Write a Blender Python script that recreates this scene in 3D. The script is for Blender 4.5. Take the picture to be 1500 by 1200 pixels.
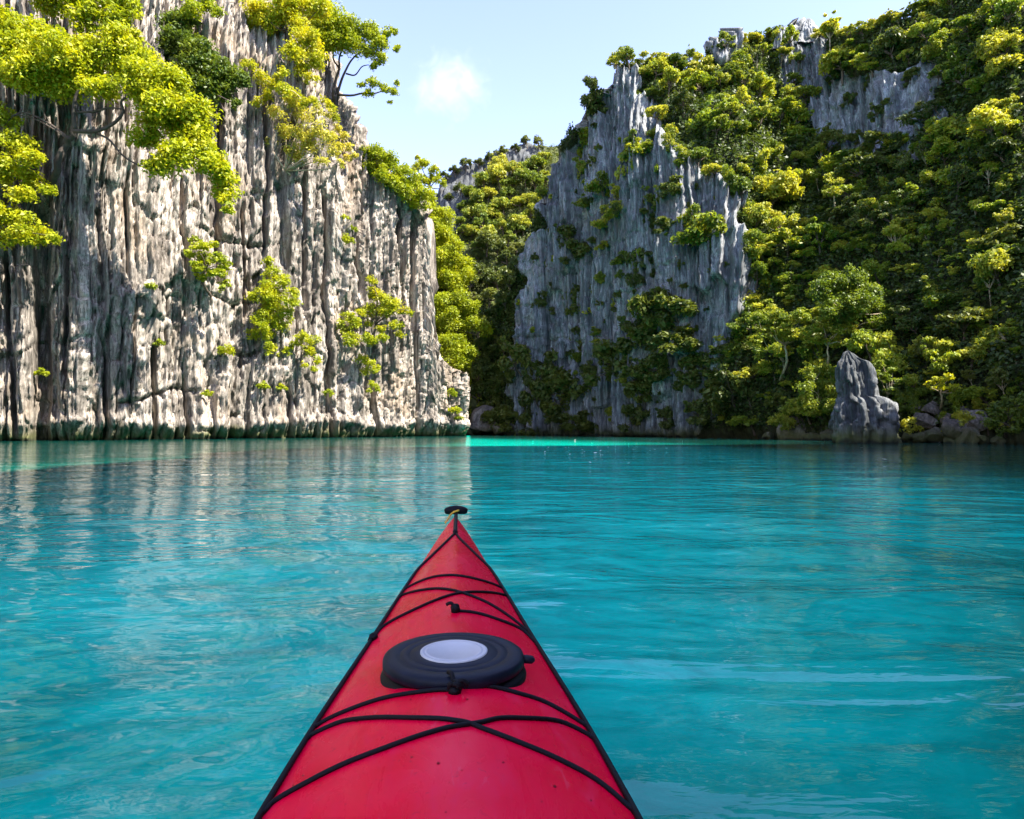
import bpy, bmesh, math, random
import numpy as np
from mathutils import Vector, Matrix

for o in list(bpy.data.objects):
    bpy.data.objects.remove(o, do_unlink=True)
sc = bpy.context.scene
C = sc.collection

# ------------------------------------------------------------------ camera
F_PX = 977.0                     # focal length in pixels of the 1500 x 1200 photograph
EYE = 0.95                       # seated paddler's eye height above the water
PITCH = math.atan(26.0 / F_PX)   # the horizon lies 26 px under the middle
cam_d = bpy.data.cameras.new('camera')
cam_d.sensor_width = 36.0
cam_d.lens = F_PX / 1500.0 * 36.0
cam_d.clip_start = 0.05
cam_d.clip_end = 6000.0
cam = bpy.data.objects.new('camera', cam_d)
C.objects.link(cam)
cam.location = (0, 0, EYE)
cam.rotation_euler = (math.pi / 2 + PITCH, 0, 0)
sc.camera = cam
CP, SP = math.cos(PITCH), math.sin(PITCH)

def ray(px, py):
    """direction through a photograph pixel, scaled so that its Y component is 1"""
    u = (px - 750.0) / F_PX
    v = (600.0 - py) / F_PX
    y = CP - v * SP
    z = SP + v * CP
    return np.array([u / y, 1.0, z / y])

def project(P):
    P = np.asarray(P, float)
    x, y, z = P[..., 0], P[..., 1], P[..., 2] - EYE
    d = np.maximum(y * CP + z * SP, 1e-3)
    h = -y * SP + z * CP
    return 750.0 + F_PX * x / d, 600.0 - F_PX * h / d

def at(px, py, Y):
    r = ray(px, py)
    return np.array([r[0] * Y, Y, EYE + r[2] * Y])

# ------------------------------------------------------------------ sky and sun
SUN_EL = math.radians(50.0)
SUN_AZ = math.radians(120.0)      # clockwise from +Y: the sun stands to the right
world = bpy.data.worlds.new('World')
sc.world = world
world.use_nodes = True
wn = world.node_tree.nodes
wl = world.node_tree.links
wn.clear()
sky = wn.new('ShaderNodeTexSky')
sky.sky_type = 'NISHITA'
sky.sun_disc = False
sky.sun_elevation = SUN_EL
sky.sun_rotation = SUN_AZ
sky.air_density = 1.0
sky.dust_density = 0.35
sky.ozone_density = 3.0
bg = wn.new('ShaderNodeBackground')
bg.inputs['Strength'].default_value = 0.122
wo = wn.new('ShaderNodeOutputWorld')
tint = wn.new('ShaderNodeMix')
tint.data_type = 'RGBA'; tint.blend_type = 'MULTIPLY'
tint.inputs[0].default_value = 1.0
tint.inputs[7].default_value = (1.1, 0.86, 0.9, 1)    # the photograph's white balance
wl.new(sky.outputs[0], tint.inputs[6])
wl.new(tint.outputs[2], bg.inputs[0])
wl.new(bg.outputs[0], wo.inputs[0])
sun_d = bpy.data.lights.new('sun', 'SUN')
sun_d.energy = 4.2
sun_d.angle = math.radians(0.53)
sun_d.color = (1.0, 0.93, 0.82)
sun = bpy.data.objects.new('sun', sun_d)
C.objects.link(sun)
SUN_V = Vector((math.cos(SUN_EL) * math.sin(SUN_AZ), math.cos(SUN_EL) * math.cos(SUN_AZ), math.sin(SUN_EL)))
sun.rotation_euler = SUN_V.to_track_quat('Z', 'Y').to_euler()
sun.location = (60, 0, 90)

vs = sc.view_settings
vs.view_transform = 'Standard'
vs.look = 'None'
vs.gamma = 1.0
vs.exposure = 2.32
vs.use_curve_mapping = False
cy = sc.cycles
cy.use_denoising = True
cy.max_bounces = 8
cy.diffuse_bounces = 4
cy.glossy_bounces = 3
cy.transmission_bounces = 4
cy.transparent_max_bounces = 8
cy.volume_bounces = 3
cy.caustics_reflective = False
cy.caustics_refractive = False
cy.sample_clamp_indirect = 8.0

# ------------------------------------------------------------------ noise helpers
def h01(ix, iy, iz, seed=0):
    n = (ix.astype(np.int64) * 374761393 + iy.astype(np.int64) * 668265263 + iz.astype(np.int64) * 2147483647 + seed * 974634797) & 0xFFFFFFFF
    n = ((n ^ (n >> 13)) * 1274126177) & 0xFFFFFFFF
    n = ((n ^ (n >> 16)) * 2246822519) & 0xFFFFFFFF
    n = n ^ (n >> 15)
    return (n & 0xFFFFFF).astype(np.float64) / 16777215.0

def vn(x, y, z=None, seed=0):
    """value noise, -1 to 1"""
    x = np.asarray(x, float); y = np.asarray(y, float)
    if z is None:
        z = np.zeros_like(x)
    xi, yi, zi = np.floor(x), np.floor(y), np.floor(z)
    fx, fy, fz = x - xi, y - yi, z - zi
    fx = fx * fx * fx * (fx * (fx * 6 - 15) + 10)
    fy = fy * fy * fy * (fy * (fy * 6 - 15) + 10)
    fz = fz * fz * fz * (fz * (fz * 6 - 15) + 10)
    r = 0
    for a in (0, 1):
        wx = fx if a else 1 - fx
        for b in (0, 1):
            wy = fy if b else 1 - fy
            for c in (0, 1):
                wz = fz if c else 1 - fz
                r = r + wx * wy * wz * h01(xi + a, yi + b, zi + c, seed)
    return r * 2 - 1

def fbm(x, y, z=None, oct=4, seed=0, gain=0.5):
    r = 0; amp = 1.0; f = 1.0; tot = 0
    for k in range(oct):
        r = r + amp * vn(x * f, y * f, None if z is None else z * f, seed + k * 17)
        tot += amp; amp *= gain; f *= 2.03
    return r / tot

def pillars(s, z, w, seed, htop=None):
    """rounded standing pillars of uneven width w along s; returns profile 0..1 (0 in a cleft), per-pillar random, second random"""
    c = np.floor(s / w)
    best = np.full(s.shape, 1e9); sec = np.full(s.shape, 1e9); bid = np.zeros(s.shape)
    zero = np.zeros_like(c)
    for k in (-2, -1, 0, 1, 2):
        i = c + k
        p = (i + 0.15 + 0.7 * h01(i, zero, zero, seed)) * w
        d = np.abs(s - p)
        m = d < best
        sec = np.where(m, best, np.minimum(sec, d))
        bid = np.where(m, i, bid)
        best = np.minimum(best, d)
    e = np.clip((sec - best) / w, 0, 1)
    prof = np.clip(e * 1.7, 0, 1) ** 0.7 * 0.8 + 0.2 * e
    return prof, h01(bid, zero + 3, zero, seed), h01(bid, zero + 7, zero, seed), bid

def sstep(a, b, x):
    t = np.clip((x - a) / (b - a), 0, 1)
    return t * t * (3 - 2 * t)

def in_poly(px, py, poly):
    px = np.asarray(px, float); py = np.asarray(py, float)
    res = np.zeros(px.shape, bool)
    n = len(poly)
    for i in range(n):
        x1, y1 = poly[i]; x2, y2 = poly[(i + 1) % n]
        cond = (y1 > py) != (y2 > py)
        xin = (x2 - x1) * (py - y1) / ((y2 - y1) + 1e-9) + x1
        res ^= cond & (px < xin)
    return res

# ------------------------------------------------------------------ materials
def new_mat(name):
    m = bpy.data.materials.new(name)
    m.use_nodes = True
    nt = m.node_tree
    for n in list(nt.nodes):
        nt.nodes.remove(n)
    out = nt.nodes.new('ShaderNodeOutputMaterial')
    return m, nt, out

class G:
    """tiny node-graph helper"""
    def __init__(self, nt):
        self.nt = nt
    def n(self, t, **kw):
        nd = self.nt.nodes.new(t)
        for k, v in kw.items():
            setattr(nd, k, v)
        return nd
    def set(self, nd, **kw):
        for k, v in kw.items():
            nd.inputs[k.replace('_', ' ')].default_value = v
        return nd
    def link(self, a, b):
        self.nt.links.new(a, b)
    def coords(self, scale=(1, 1, 1), kind='Object', rot=(0, 0, 0)):
        tc = self.n('ShaderNodeTexCoord')
        mp = self.n('ShaderNodeMapping')
        mp.inputs['Scale'].default_value = scale
        mp.inputs['Rotation'].default_value = rot
        self.link(tc.outputs[kind], mp.inputs[0])
        return mp.outputs[0]
    def noise(self, vec, scale, detail=4, rough=0.55, dist=0.0):
        nd = self.n('ShaderNodeTexNoise')
        self.set(nd, Scale=scale, Detail=detail, Roughness=rough, Distortion=dist)
        self.link(vec, nd.inputs['Vector'])
        return nd.outputs['Fac']
    def ramp(self, fac, stops):
        nd = self.n('ShaderNodeValToRGB')
        el = nd.color_ramp.elements
        while len(el) < len(stops):
            el.new(0.5)
        for e, (p, c) in zip(el, stops):
            e.position = p
            e.color = (c, c, c, 1) if not hasattr(c, '__len__') else (*c, 1)
        self.link(fac, nd.inputs[0])
        return nd.outputs[0]
    def mix(self, fac, a, b, mode='MIX'):
        nd = self.n('ShaderNodeMix', data_type='RGBA', blend_type=mode)
        for s, v in ((nd.inputs[0], fac), (nd.inputs[6], a), (nd.inputs[7], b)):
            if hasattr(v, 'links'):
                self.link(v, s)
            elif hasattr(v, '__len__'):
                s.default_value = (*v, 1)
            else:
                s.default_value = v
        return nd.outputs[2]
    def math(self, op, a, b=0.0):
        nd = self.n('ShaderNodeMath', operation=op)
        for s, v in ((nd.inputs[0], a), (nd.inputs[1], b)):
            if hasattr(v, 'links'):
                self.link(v, s)
            else:
                s.default_value = v
        return nd.outputs[0]
    def bump(self, h, strength, dist, normal=None):
        nd = self.n('ShaderNodeBump')
        nd.inputs['Strength'].default_value = strength
        nd.inputs['Distance'].default_value = dist
        self.link(h, nd.inputs['Height'])
        if normal is not None:
            self.link(normal, nd.inputs['Normal'])
        return nd.outputs[0]
    def principled(self, out, color, rough=0.5, normal=None, **kw):
        p = self.n('ShaderNodeBsdfPrincipled')
        for s, v in ((p.inputs['Base Color'], color), (p.inputs['Roughness'], rough)):
            if hasattr(v, 'links'):
                self.link(v, s)
            elif hasattr(v, '__len__'):
                s.default_value = (*v, 1)
            else:
                s.default_value = v
        for k, v in kw.items():
            p.inputs[k.replace('_', ' ')].default_value = v
        if normal is not None:
            self.link(normal, p.inputs['Normal'])
        self.link(p.outputs[0], out.inputs[0])
        return p

def rock_material(name, pale, mid, dark, warm, tide=True, soil=None):
    m, nt, out = new_mat(name)
    g = G(nt)
    v1 = g.coords((1, 1, 0.16))
    v2 = g.coords((1, 1, 1))
    v3 = g.coords((1, 1, 0.07))
    a = g.noise(v1, 1.3, 6, 0.62, 0.4)
    col = g.ramp(a, [(0.30, dark), (0.44, mid), (0.58, pale), (0.75, mid)])
    b = g.noise(v3, 3.4, 5, 0.6, 0.3)
    streak = g.ramp(b, [(0.38, 1.0), (0.53, 0.0)])
    col = g.mix(g.math('MULTIPLY', streak, 0.8), col, dark)
    pl = g.noise(v1, 0.35, 4, 0.5)
    col = g.mix(g.math('MULTIPLY', g.ramp(pl, [(0.5, 0.0), (0.68, 1.0)]), 0.55), col, pale)
    w = g.noise(v2, 0.22, 4, 0.6)
    col = g.mix(g.math('MULTIPLY', g.ramp(w, [(0.52, 0.0), (0.66, 1.0)]), 0.5), col, warm)
    st = g.noise(g.coords((1, 1, 0.22)), 0.55, 7, 0.68, 0.6)
    col = g.mix(g.math('MULTIPLY', g.ramp(st, [(0.38, 1.0), (0.50, 0.0)]), 0.72), col, tuple(c * 1.25 for c in dark))
    fs = g.noise(v3, 11.0, 4, 0.6)
    col = g.mix(g.math('MULTIPLY', g.ramp(fs, [(0.38, 1.0), (0.50, 0.0)]), 0.7), col, dark)
    f = g.noise(v2, 6.0, 5, 0.7)
    col = g.mix(g.math('MULTIPLY', g.ramp(f, [(0.35, 1.0), (0.55, 0.0)]), 0.35), col, dark)
    if tide:
        sep = g.n('ShaderNodeSeparateXYZ')
        tc = g.n('ShaderNodeNewGeometry')
        g.link(tc.outputs['Position'], sep.inputs[0])
        z = g.math('ADD', sep.outputs[2], g.math('MULTIPLY', g.math('SUBTRACT', g.noise(v2, 0.9, 3), 0.5), 0.9))
        t1 = g.ramp(g.math('MULTIPLY', z, 0.3), [(0.10, 1.0), (0.36, 0.0)])
        col = g.mix(g.math('MULTIPLY', t1, 0.85), col, (0.075, 0.085, 0.025))
        t2 = g.ramp(g.math('MULTIPLY', z, 0.3), [(0.0, 1.0), (0.07, 0.0)])
        col = g.mix(t2, col, (0.018, 0.02, 0.012))
    if soil is not None:
        at_ = g.n('ShaderNodeAttribute', attribute_name='veg')
        gr = g.ramp(g.noise(v2, 2.0, 5), [(0.35, soil[0]), (0.65, soil[1])])
        col = g.mix(g.ramp(at_.outputs['Fac'], [(0.35, 0.0), (0.65, 1.0)]), col, gr)
    h1 = g.noise(v1, 4.5, 7, 0.65, 0.3)
    h2 = g.noise(v2, 9.0, 6, 0.7)
    nm = g.bump(h1, 0.8, 0.14)
    nm = g.bump(h2, 0.4, 0.04, nm)
    g.principled(out, col, 0.9, nm, Specular_IOR_Level=0.2)
    return m

def leaf_material(name, a, b, c, trans=0.42, rnd=0.5, scale=0.9):
    m, nt, out = new_mat(name)
    g = G(nt)
    oi = g.n('ShaderNodeObjectInfo')
    gm = g.n('ShaderNodeNewGeometry')
    nz = g.n('ShaderNodeTexNoise')
    g.set(nz, Scale=scale, Detail=3.0)
    g.link(gm.outputs['Position'], nz.inputs['Vector'])
    fac = g.math('ADD', g.math('MULTIPLY', oi.outputs['Random'], rnd), g.math('MULTIPLY', g.math('SUBTRACT', nz.outputs['Fac'], 0.5), 1.5))
    fac = g.math('ADD', fac, g.math('MULTIPLY', gm.outputs['Random Per Island'], 0.35))
    col = g.ramp(fac, [(0.05, a), (0.45, b), (0.95, c)])
    d = g.n('ShaderNodeBsdfPrincipled')
    g.link(col, d.inputs['Base Color'])
    d.inputs['Roughness'].default_value = 0.5
    d.inputs['Specular IOR Level'].default_value = 0.35
    t = g.n('ShaderNodeBsdfTranslucent')
    tcol = g.mix(1.0, col, (1.25, 1.15, 0.45), 'MULTIPLY')
    g.link(tcol, t.inputs[0])
    mx = g.n('ShaderNodeMixShader')
    mx.inputs[0].default_value = trans
    g.link(d.outputs[0], mx.inputs[1]); g.link(t.outputs[0], mx.inputs[2])
    g.link(mx.outputs[0], out.inputs[0])
    return m

def plain(name, color, rough=0.5, nscale=0, amt=0.3, bumpd=0.0, coords=(1, 1, 1), **kw):
    m, nt, out = new_mat(name)
    g = G(nt)
    col = color; nm = None
    if nscale:
        v = g.coords(coords)
        f = g.noise(v, nscale, 5, 0.6)
        col = g.mix(g.ramp(f, [(0.3, 0.0), (0.7, 1.0)]), tuple(c * (1 - amt) for c in color), tuple(min(1, c * (1 + amt)) for c in color))
        if bumpd:
            nm = g.bump(f, 0.6, bumpd)
    g.principled(out, col, rough, nm, **kw)
    return m

M = {}
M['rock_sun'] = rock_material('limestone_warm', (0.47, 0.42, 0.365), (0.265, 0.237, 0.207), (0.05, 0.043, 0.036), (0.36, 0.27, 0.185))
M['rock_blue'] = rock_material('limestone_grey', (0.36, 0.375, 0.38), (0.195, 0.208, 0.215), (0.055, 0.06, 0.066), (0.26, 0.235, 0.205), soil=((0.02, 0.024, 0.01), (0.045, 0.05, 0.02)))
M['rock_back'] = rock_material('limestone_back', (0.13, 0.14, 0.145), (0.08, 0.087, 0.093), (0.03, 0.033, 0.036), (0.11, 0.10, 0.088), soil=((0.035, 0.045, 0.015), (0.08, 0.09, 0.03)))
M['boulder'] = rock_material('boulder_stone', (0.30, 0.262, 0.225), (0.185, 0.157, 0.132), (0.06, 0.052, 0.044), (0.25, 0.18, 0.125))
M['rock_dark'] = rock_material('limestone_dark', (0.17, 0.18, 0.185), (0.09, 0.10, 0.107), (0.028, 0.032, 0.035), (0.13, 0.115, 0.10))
M['leaf_lime'] = leaf_material('leaf_lime', (0.18, 0.238, 0.010), (0.33, 0.378, 0.012), (0.49, 0.455, 0.014), 0.45, 0.3)
M['leaf_yellow'] = leaf_material('leaf_yellow', (0.28, 0.33, 0.015), (0.42, 0.42, 0.015), (0.54, 0.42, 0.014), 0.45, 0.2)
M['leaf_green'] = leaf_material('leaf_green', (0.045, 0.085, 0.012), (0.10, 0.15, 0.018), (0.20, 0.24, 0.02), 0.4, 0.3)
M['leaf_hill'] = leaf_material('leaf_hill', (0.06, 0.105, 0.014), (0.16, 0.22, 0.022), (0.38, 0.38, 0.04), 0.42, 0.8)
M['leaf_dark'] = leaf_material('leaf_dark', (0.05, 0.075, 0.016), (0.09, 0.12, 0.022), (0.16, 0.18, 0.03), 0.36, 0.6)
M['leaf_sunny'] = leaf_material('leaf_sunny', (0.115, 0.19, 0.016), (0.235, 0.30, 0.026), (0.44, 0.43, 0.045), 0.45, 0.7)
M['leaf_under'] = leaf_material('leaf_under', (0.04, 0.068, 0.013), (0.078, 0.115, 0.02), (0.14, 0.165, 0.03), 0.4, 0.0)  # leaf colour darkened so the gaps between crowns look shaded
M['leaf_dry'] = leaf_material('leaf_dry', (0.34, 0.34, 0.04), (0.50, 0.46, 0.06), (0.60, 0.50, 0.09), 0.4, 0.2)
M['bark'] = plain('bark', (0.085, 0.062, 0.045), 0.9, 5, 0.5, 0.02, (1, 1, 0.25))
M['bark_dark'] = plain('bark_dark', (0.05, 0.038, 0.03), 0.9, 5, 0.5, 0.02, (1, 1, 0.25))
M['bark_pale'] = plain('bark_pale', (0.36, 0.29, 0.19), 0.9, 5, 0.4, 0.01, (1, 1, 0.25))

# ------------------------------------------------------------------ mesh helpers
def tag(o, label=None, cat=None, group=None, kind=None):
    if label: o['label'] = label
    if cat: o['category'] = cat
    if group: o['group'] = group
    if kind: o['kind'] = kind
    return o

def mesh_np(name, verts, faces, mats=(), midx=None, smooth=False):
    """faces: (n,4) or (n,3) array"""
    me = bpy.data.meshes.new(name)
    verts = np.ascontiguousarray(verts, np.float32); faces = np.ascontiguousarray(faces, np.int32)
    n, k = faces.shape
    me.vertices.add(len(verts)); me.vertices.foreach_set('co', verts.ravel())
    me.loops.add(n * k); me.loops.foreach_set('vertex_index', faces.ravel())
    me.polygons.add(n)
    me.polygons.foreach_set('loop_start', np.arange(0, n * k, k, dtype=np.int32))
    for m in mats:
        me.materials.append(m)
    if midx is not None:
        me.polygons.foreach_set('material_index', np.ascontiguousarray(midx, np.int32))
    me.update(calc_edges=True)
    if smooth:
        me.polygons.foreach_set('use_smooth', np.ones(n, bool))
    return me

def obj(name, me, parent=None, loc=(0, 0, 0)):
    o = bpy.data.objects.new(name, me)
    C.objects.link(o)
    o.location = loc
    if parent is not None:
        o.parent = parent
    return o

def empty(name, loc=(0, 0, 0), rz=0.0):
    o = bpy.data.objects.new(name, None)
    o.empty_display_size = 0.2
    C.objects.link(o)
    o.location = loc
    o.rotation_euler = (0, 0, rz)
    return o

class MB:
    """collects quads for one mesh"""
    def __init__(self):
        self.v = []; self.f = []; self.m = []; self.n = 0
    def add(self, v, f, m=0):
        v = np.asarray(v, float); f = np.asarray(f, int)
        self.v.append(v); self.f.append(f + self.n); self.m.append(np.full(len(f), m)); self.n += len(v)
    def tube(self, pts, rad, seg=7, m=0, cap=True):
        P = np.asarray(pts, float)
        n = len(P)
        R = np.broadcast_to(np.asarray(rad, float), (n,))
        T = np.gradient(P, axis=0)
        T /= np.linalg.norm(T, axis=1, keepdims=True) + 1e-12
        ref = np.array([0.0, 0, 1]) if abs(T[0][2]) < 0.9 else np.array([1.0, 0, 0])
        V = []
        for i in range(n):
            a = ref - T[i] * np.dot(ref, T[i]); a /= np.linalg.norm(a) + 1e-12
            ref = a
            b = np.cross(T[i], a)
            for k in range(seg):
                t = 2 * math.pi * k / seg
                V.append(P[i] + R[i] * (math.cos(t) * a + math.sin(t) * b))
        Fc = []
        for i in range(n - 1):
            for k in range(seg):
                k2 = (k + 1) % seg
                Fc.append((i * seg + k, i * seg + k2, (i + 1) * seg + k2, (i + 1) * seg + k))
        if cap:
            V.append(P[0]); V.append(P[-1])
            for k in range(0, seg, 1):
                k2 = (k + 1) % seg
                Fc.append((n * seg, k2, k, n * seg))
                Fc.append((n * seg + 1, (n - 1) * seg + k, (n - 1) * seg + k2, n * seg + 1))
        self.add(V, Fc, m)
    def lathe(self, prof, seg=48, center=(0, 0, 0), m=0, sx=1.0, sy=1.0):
        """prof: list of (r, z); closed at r = 0"""
        V = []; Fc = []
        c = np.asarray(center, float)
        n = len(prof)
        for r, z in prof:
            for k in range(seg):
                t = 2 * math.pi * k / seg
                V.append(c + (r * sx * math.cos(t), r * sy * math.sin(t), z))
        for i in range(n - 1):
            for k in range(seg):
                k2 = (k + 1) % seg
                Fc.append((i * seg + k, i * seg + k2, (i + 1) * seg + k2, (i + 1) * seg + k))
        self.add(V, Fc, m)
    def mesh(self, name, mats, smooth=True):
        v = np.concatenate(self.v); f = np.concatenate(self.f); m = np.concatenate(self.m)
        deg = (f[:, 3] == f[:, 0])
        if deg.any():   # triangles written as quads with a repeated corner
            me = bpy.data.meshes.new(name)
            me.from_pydata(v.tolist(), [], [tuple(q[:3]) if d else tuple(q) for q, d in zip(f.tolist(), deg)])
            for mt in mats: me.materials.append(mt)
            me.polygons.foreach_set('material_index', m.astype(np.int32))
            me.polygons.foreach_set('use_smooth', np.full(len(f), smooth))
            me.update()
            return me
        me = mesh_np(name, v, f, mats, m, smooth)
        return me

def smooth_path(pts, n):
    """Catmull-Rom through the points"""
    P = np.asarray(pts, float)
    if len(P) < 3:
        t = np.linspace(0, 1, n)[:, None]
        return P[0] * (1 - t) + P[-1] * t
    Q = np.vstack([2 * P[0] - P[1], P, 2 * P[-1] - P[-2]])
    out = []
    m = len(P) - 1
    for t in np.linspace(0, m - 1e-9, n):
        i = int(t); u = t - i
        p0, p1, p2, p3 = Q[i], Q[i + 1], Q[i + 2], Q[i + 3]
        out.append(0.5 * (2 * p1 + (p2 - p0) * u + (2 * p0 - 5 * p1 + 4 * p2 - p3) * u * u + (3 * p1 - p0 - 3 * p2 + p3) * u ** 3))
    return np.array(out)

# ------------------------------------------------------------------ terrain: cliffs and slopes as standing surfaces
TERR = []

class Terrain:
    """columns along azimuth; each column a profile rising from the shore and leaning back"""
    def __init__(self, name, az, R, H, K3, rows, cap, kpos=(0.0, 0.34, 0.67, 1.0)):
        # az, R, H: arrays per column; K3: three lean ratios per column (setback per metre of height)
        nc = len(az)
        cap_n = 14
        t = np.concatenate([[-0.04, -0.02], np.linspace(0, 1, rows)])
        nr = len(t) + cap_n
        tt = np.repeat(t[:, None], nc, 1)
        z = tt * H[None, :]
        s = np.zeros_like(z)
        for j in range(3):
            seg = np.clip(tt, kpos[j], kpos[j + 1]) - kpos[j]
            s += seg * H[None, :] * K3[j][None, :]
        # crest and back side
        cz = []; cs = []
        top = s[-1]
        for i in range(1, cap_n + 1):
            u = i / cap_n
            cs.append(top + cap * u)
            cz.append(H * (1 + 0.0 * u) - 0.9 * cap * u * u)
        s = np.vstack([s, np.array(cs)]); z = np.vstack([z, np.array(cz)])
        rr = R[None, :] + s
        X = rr * np.sin(az)[None, :]; Y = rr * np.cos(az)[None, :]
        self.P = np.stack([X, Y, z], -1)
        bx, by = R * np.sin(az), R * np.cos(az)
        self.arc = np.concatenate([[0], np.cumsum(np.hypot(np.diff(bx), np.diff(by)))])
        self.R = R; self.name = name; self.nc = nc; self.nr = nr; self.az = az; self.H = H
        self.s2 = np.repeat(self.arc[None, :], nr, 0)
        # outward normals of the smooth surface
        du = np.gradient(self.P, axis=1); dv = np.gradient(self.P, axis=0)
        n = np.cross(du, dv)
        n /= np.linalg.norm(n, axis=2, keepdims=True) + 1e-12
        flip = (n * np.stack([-X, -Y, np.zeros_like(X)], -1)).sum(-1) < 0
        self.N = n
        self.veg = np.zeros((nr, nc))
    def displace(self, d):
        # keep displacement mainly horizontal so that pillars stand upright
        n = self.N.copy(); n[..., 2] *= 0.35
        rad = np.stack([-self.P[..., 0], -self.P[..., 1], np.zeros(n.shape[:2])], -1)
        rad /= np.linalg.norm(rad, axis=2, keepdims=True) + 1e-12
        sg = np.sign((n * rad).sum(-1, keepdims=True)); sg[sg == 0] = 1
        n = n * sg + 0.9 * rad
        n /= np.linalg.norm(n, axis=2, keepdims=True) + 1e-12
        self.P = self.P + n * d[..., None]
    def finish(self, mat, label):
        nr, nc = self.nr, self.nc
        self.px, self.py = project(self.P)
        i = np.arange(nr * nc).reshape(nr, nc)
        f = np.stack([i[:-1, :-1], i[:-1, 1:], i[1:, 1:], i[1:, :-1]], -1).reshape(-1, 4)
        me = mesh_np(self.name, self.P.reshape(-1, 3), f, [mat], smooth=False)
        a = me.attributes.new('veg', 'FLOAT', 'POINT')
        a.data.foreach_set('value', self.veg.astype(np.float32).ravel())
        o = obj(self.name, me)
        tag(o, label, None, None, 'structure')
        TERR.append(self)
        return o
    def hit(self, px, py):
        j = int(np.argmin(np.abs(self.az - math.atan((px - 750.0) / F_PX))))
        if abs(self.az[j] - math.atan((px - 750.0) / F_PX)) > 0.004:
            return None
        p = self.py[:, j]
        inside = self.P[:, j, 2] >= -0.01
        e = np.where(inside, np.abs(p - py), 1e9)
        k = np.where(e < e.min() + 1.5)[0][0]
        if e[k] > 7:
            return None
        return self.P[k, j], self.N[k, j], k, j

def ground(px, py):
    best = None
    for T in TERR:
        h = T.hit(px, py)
        if h is not None and (best is None or h[0][1] < best[0][1]):
            best = (h[0], h[1], T)
    return best

def interp(tab, x):
    a = np.array(tab, float)
    return [np.interp(x, a[:, 0], a[:, k]) for k in range(1, a.shape[1])]

def az_of(px):
    return np.arctan((np.asarray(px, float) - 750.0) / F_PX)

def crest_height(px, ytop, R, K):
    """height at which a wall with mean lean K and shore distance R meets the sight line to ytop"""
    az = az_of(px)
    v = (600.0 - ytop) / F_PX
    tanel = (SP + v * CP) / (CP - v * SP) * np.cos(az)
    return (EYE + tanel * R) / (1 - tanel * K)

def blocks(s, z, wx, wz, seed):
    """angular broken plates: per-plate offset with its own tilt, and the distance to the nearest joint"""
    x = s / wx; y = z / wz
    cx, cz_ = np.floor(x), np.floor(y)
    best = np.full(x.shape, 1e9); sec = np.full(x.shape, 1e9)
    bi = np.zeros(x.shape); bj = np.zeros(x.shape); bx_ = np.zeros(x.shape); by_ = np.zeros(x.shape)
    one = np.zeros_like(cx)
    for a in (-1, 0, 1):
        for b in (-1, 0, 1):
            i, j = cx + a, cz_ + b
            p = i + h01(i, j, one, seed); q = j + h01(i, j, one + 1, seed)
            d = np.abs(x - p) ** 1.3 + np.abs(y - q) ** 1.3
            m = d < best
            sec = np.where(m, best, np.minimum(sec, d))
            bi = np.where(m, i, bi); bj = np.where(m, j, bj); bx_ = np.where(m, x - p, bx_); by_ = np.where(m, y - q, by_)
            best = np.minimum(best, d)
    r = h01(bi, bj, one + 2, seed)
    t1 = h01(bi, bj, one + 3, seed) * 2 - 1; t2 = h01(bi, bj, one + 4, seed) * 2 - 1
    return r + 0.55 * (t1 * bx_ + t2 * by_), np.clip((sec - best) * 3.0, 0, 1)

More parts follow.
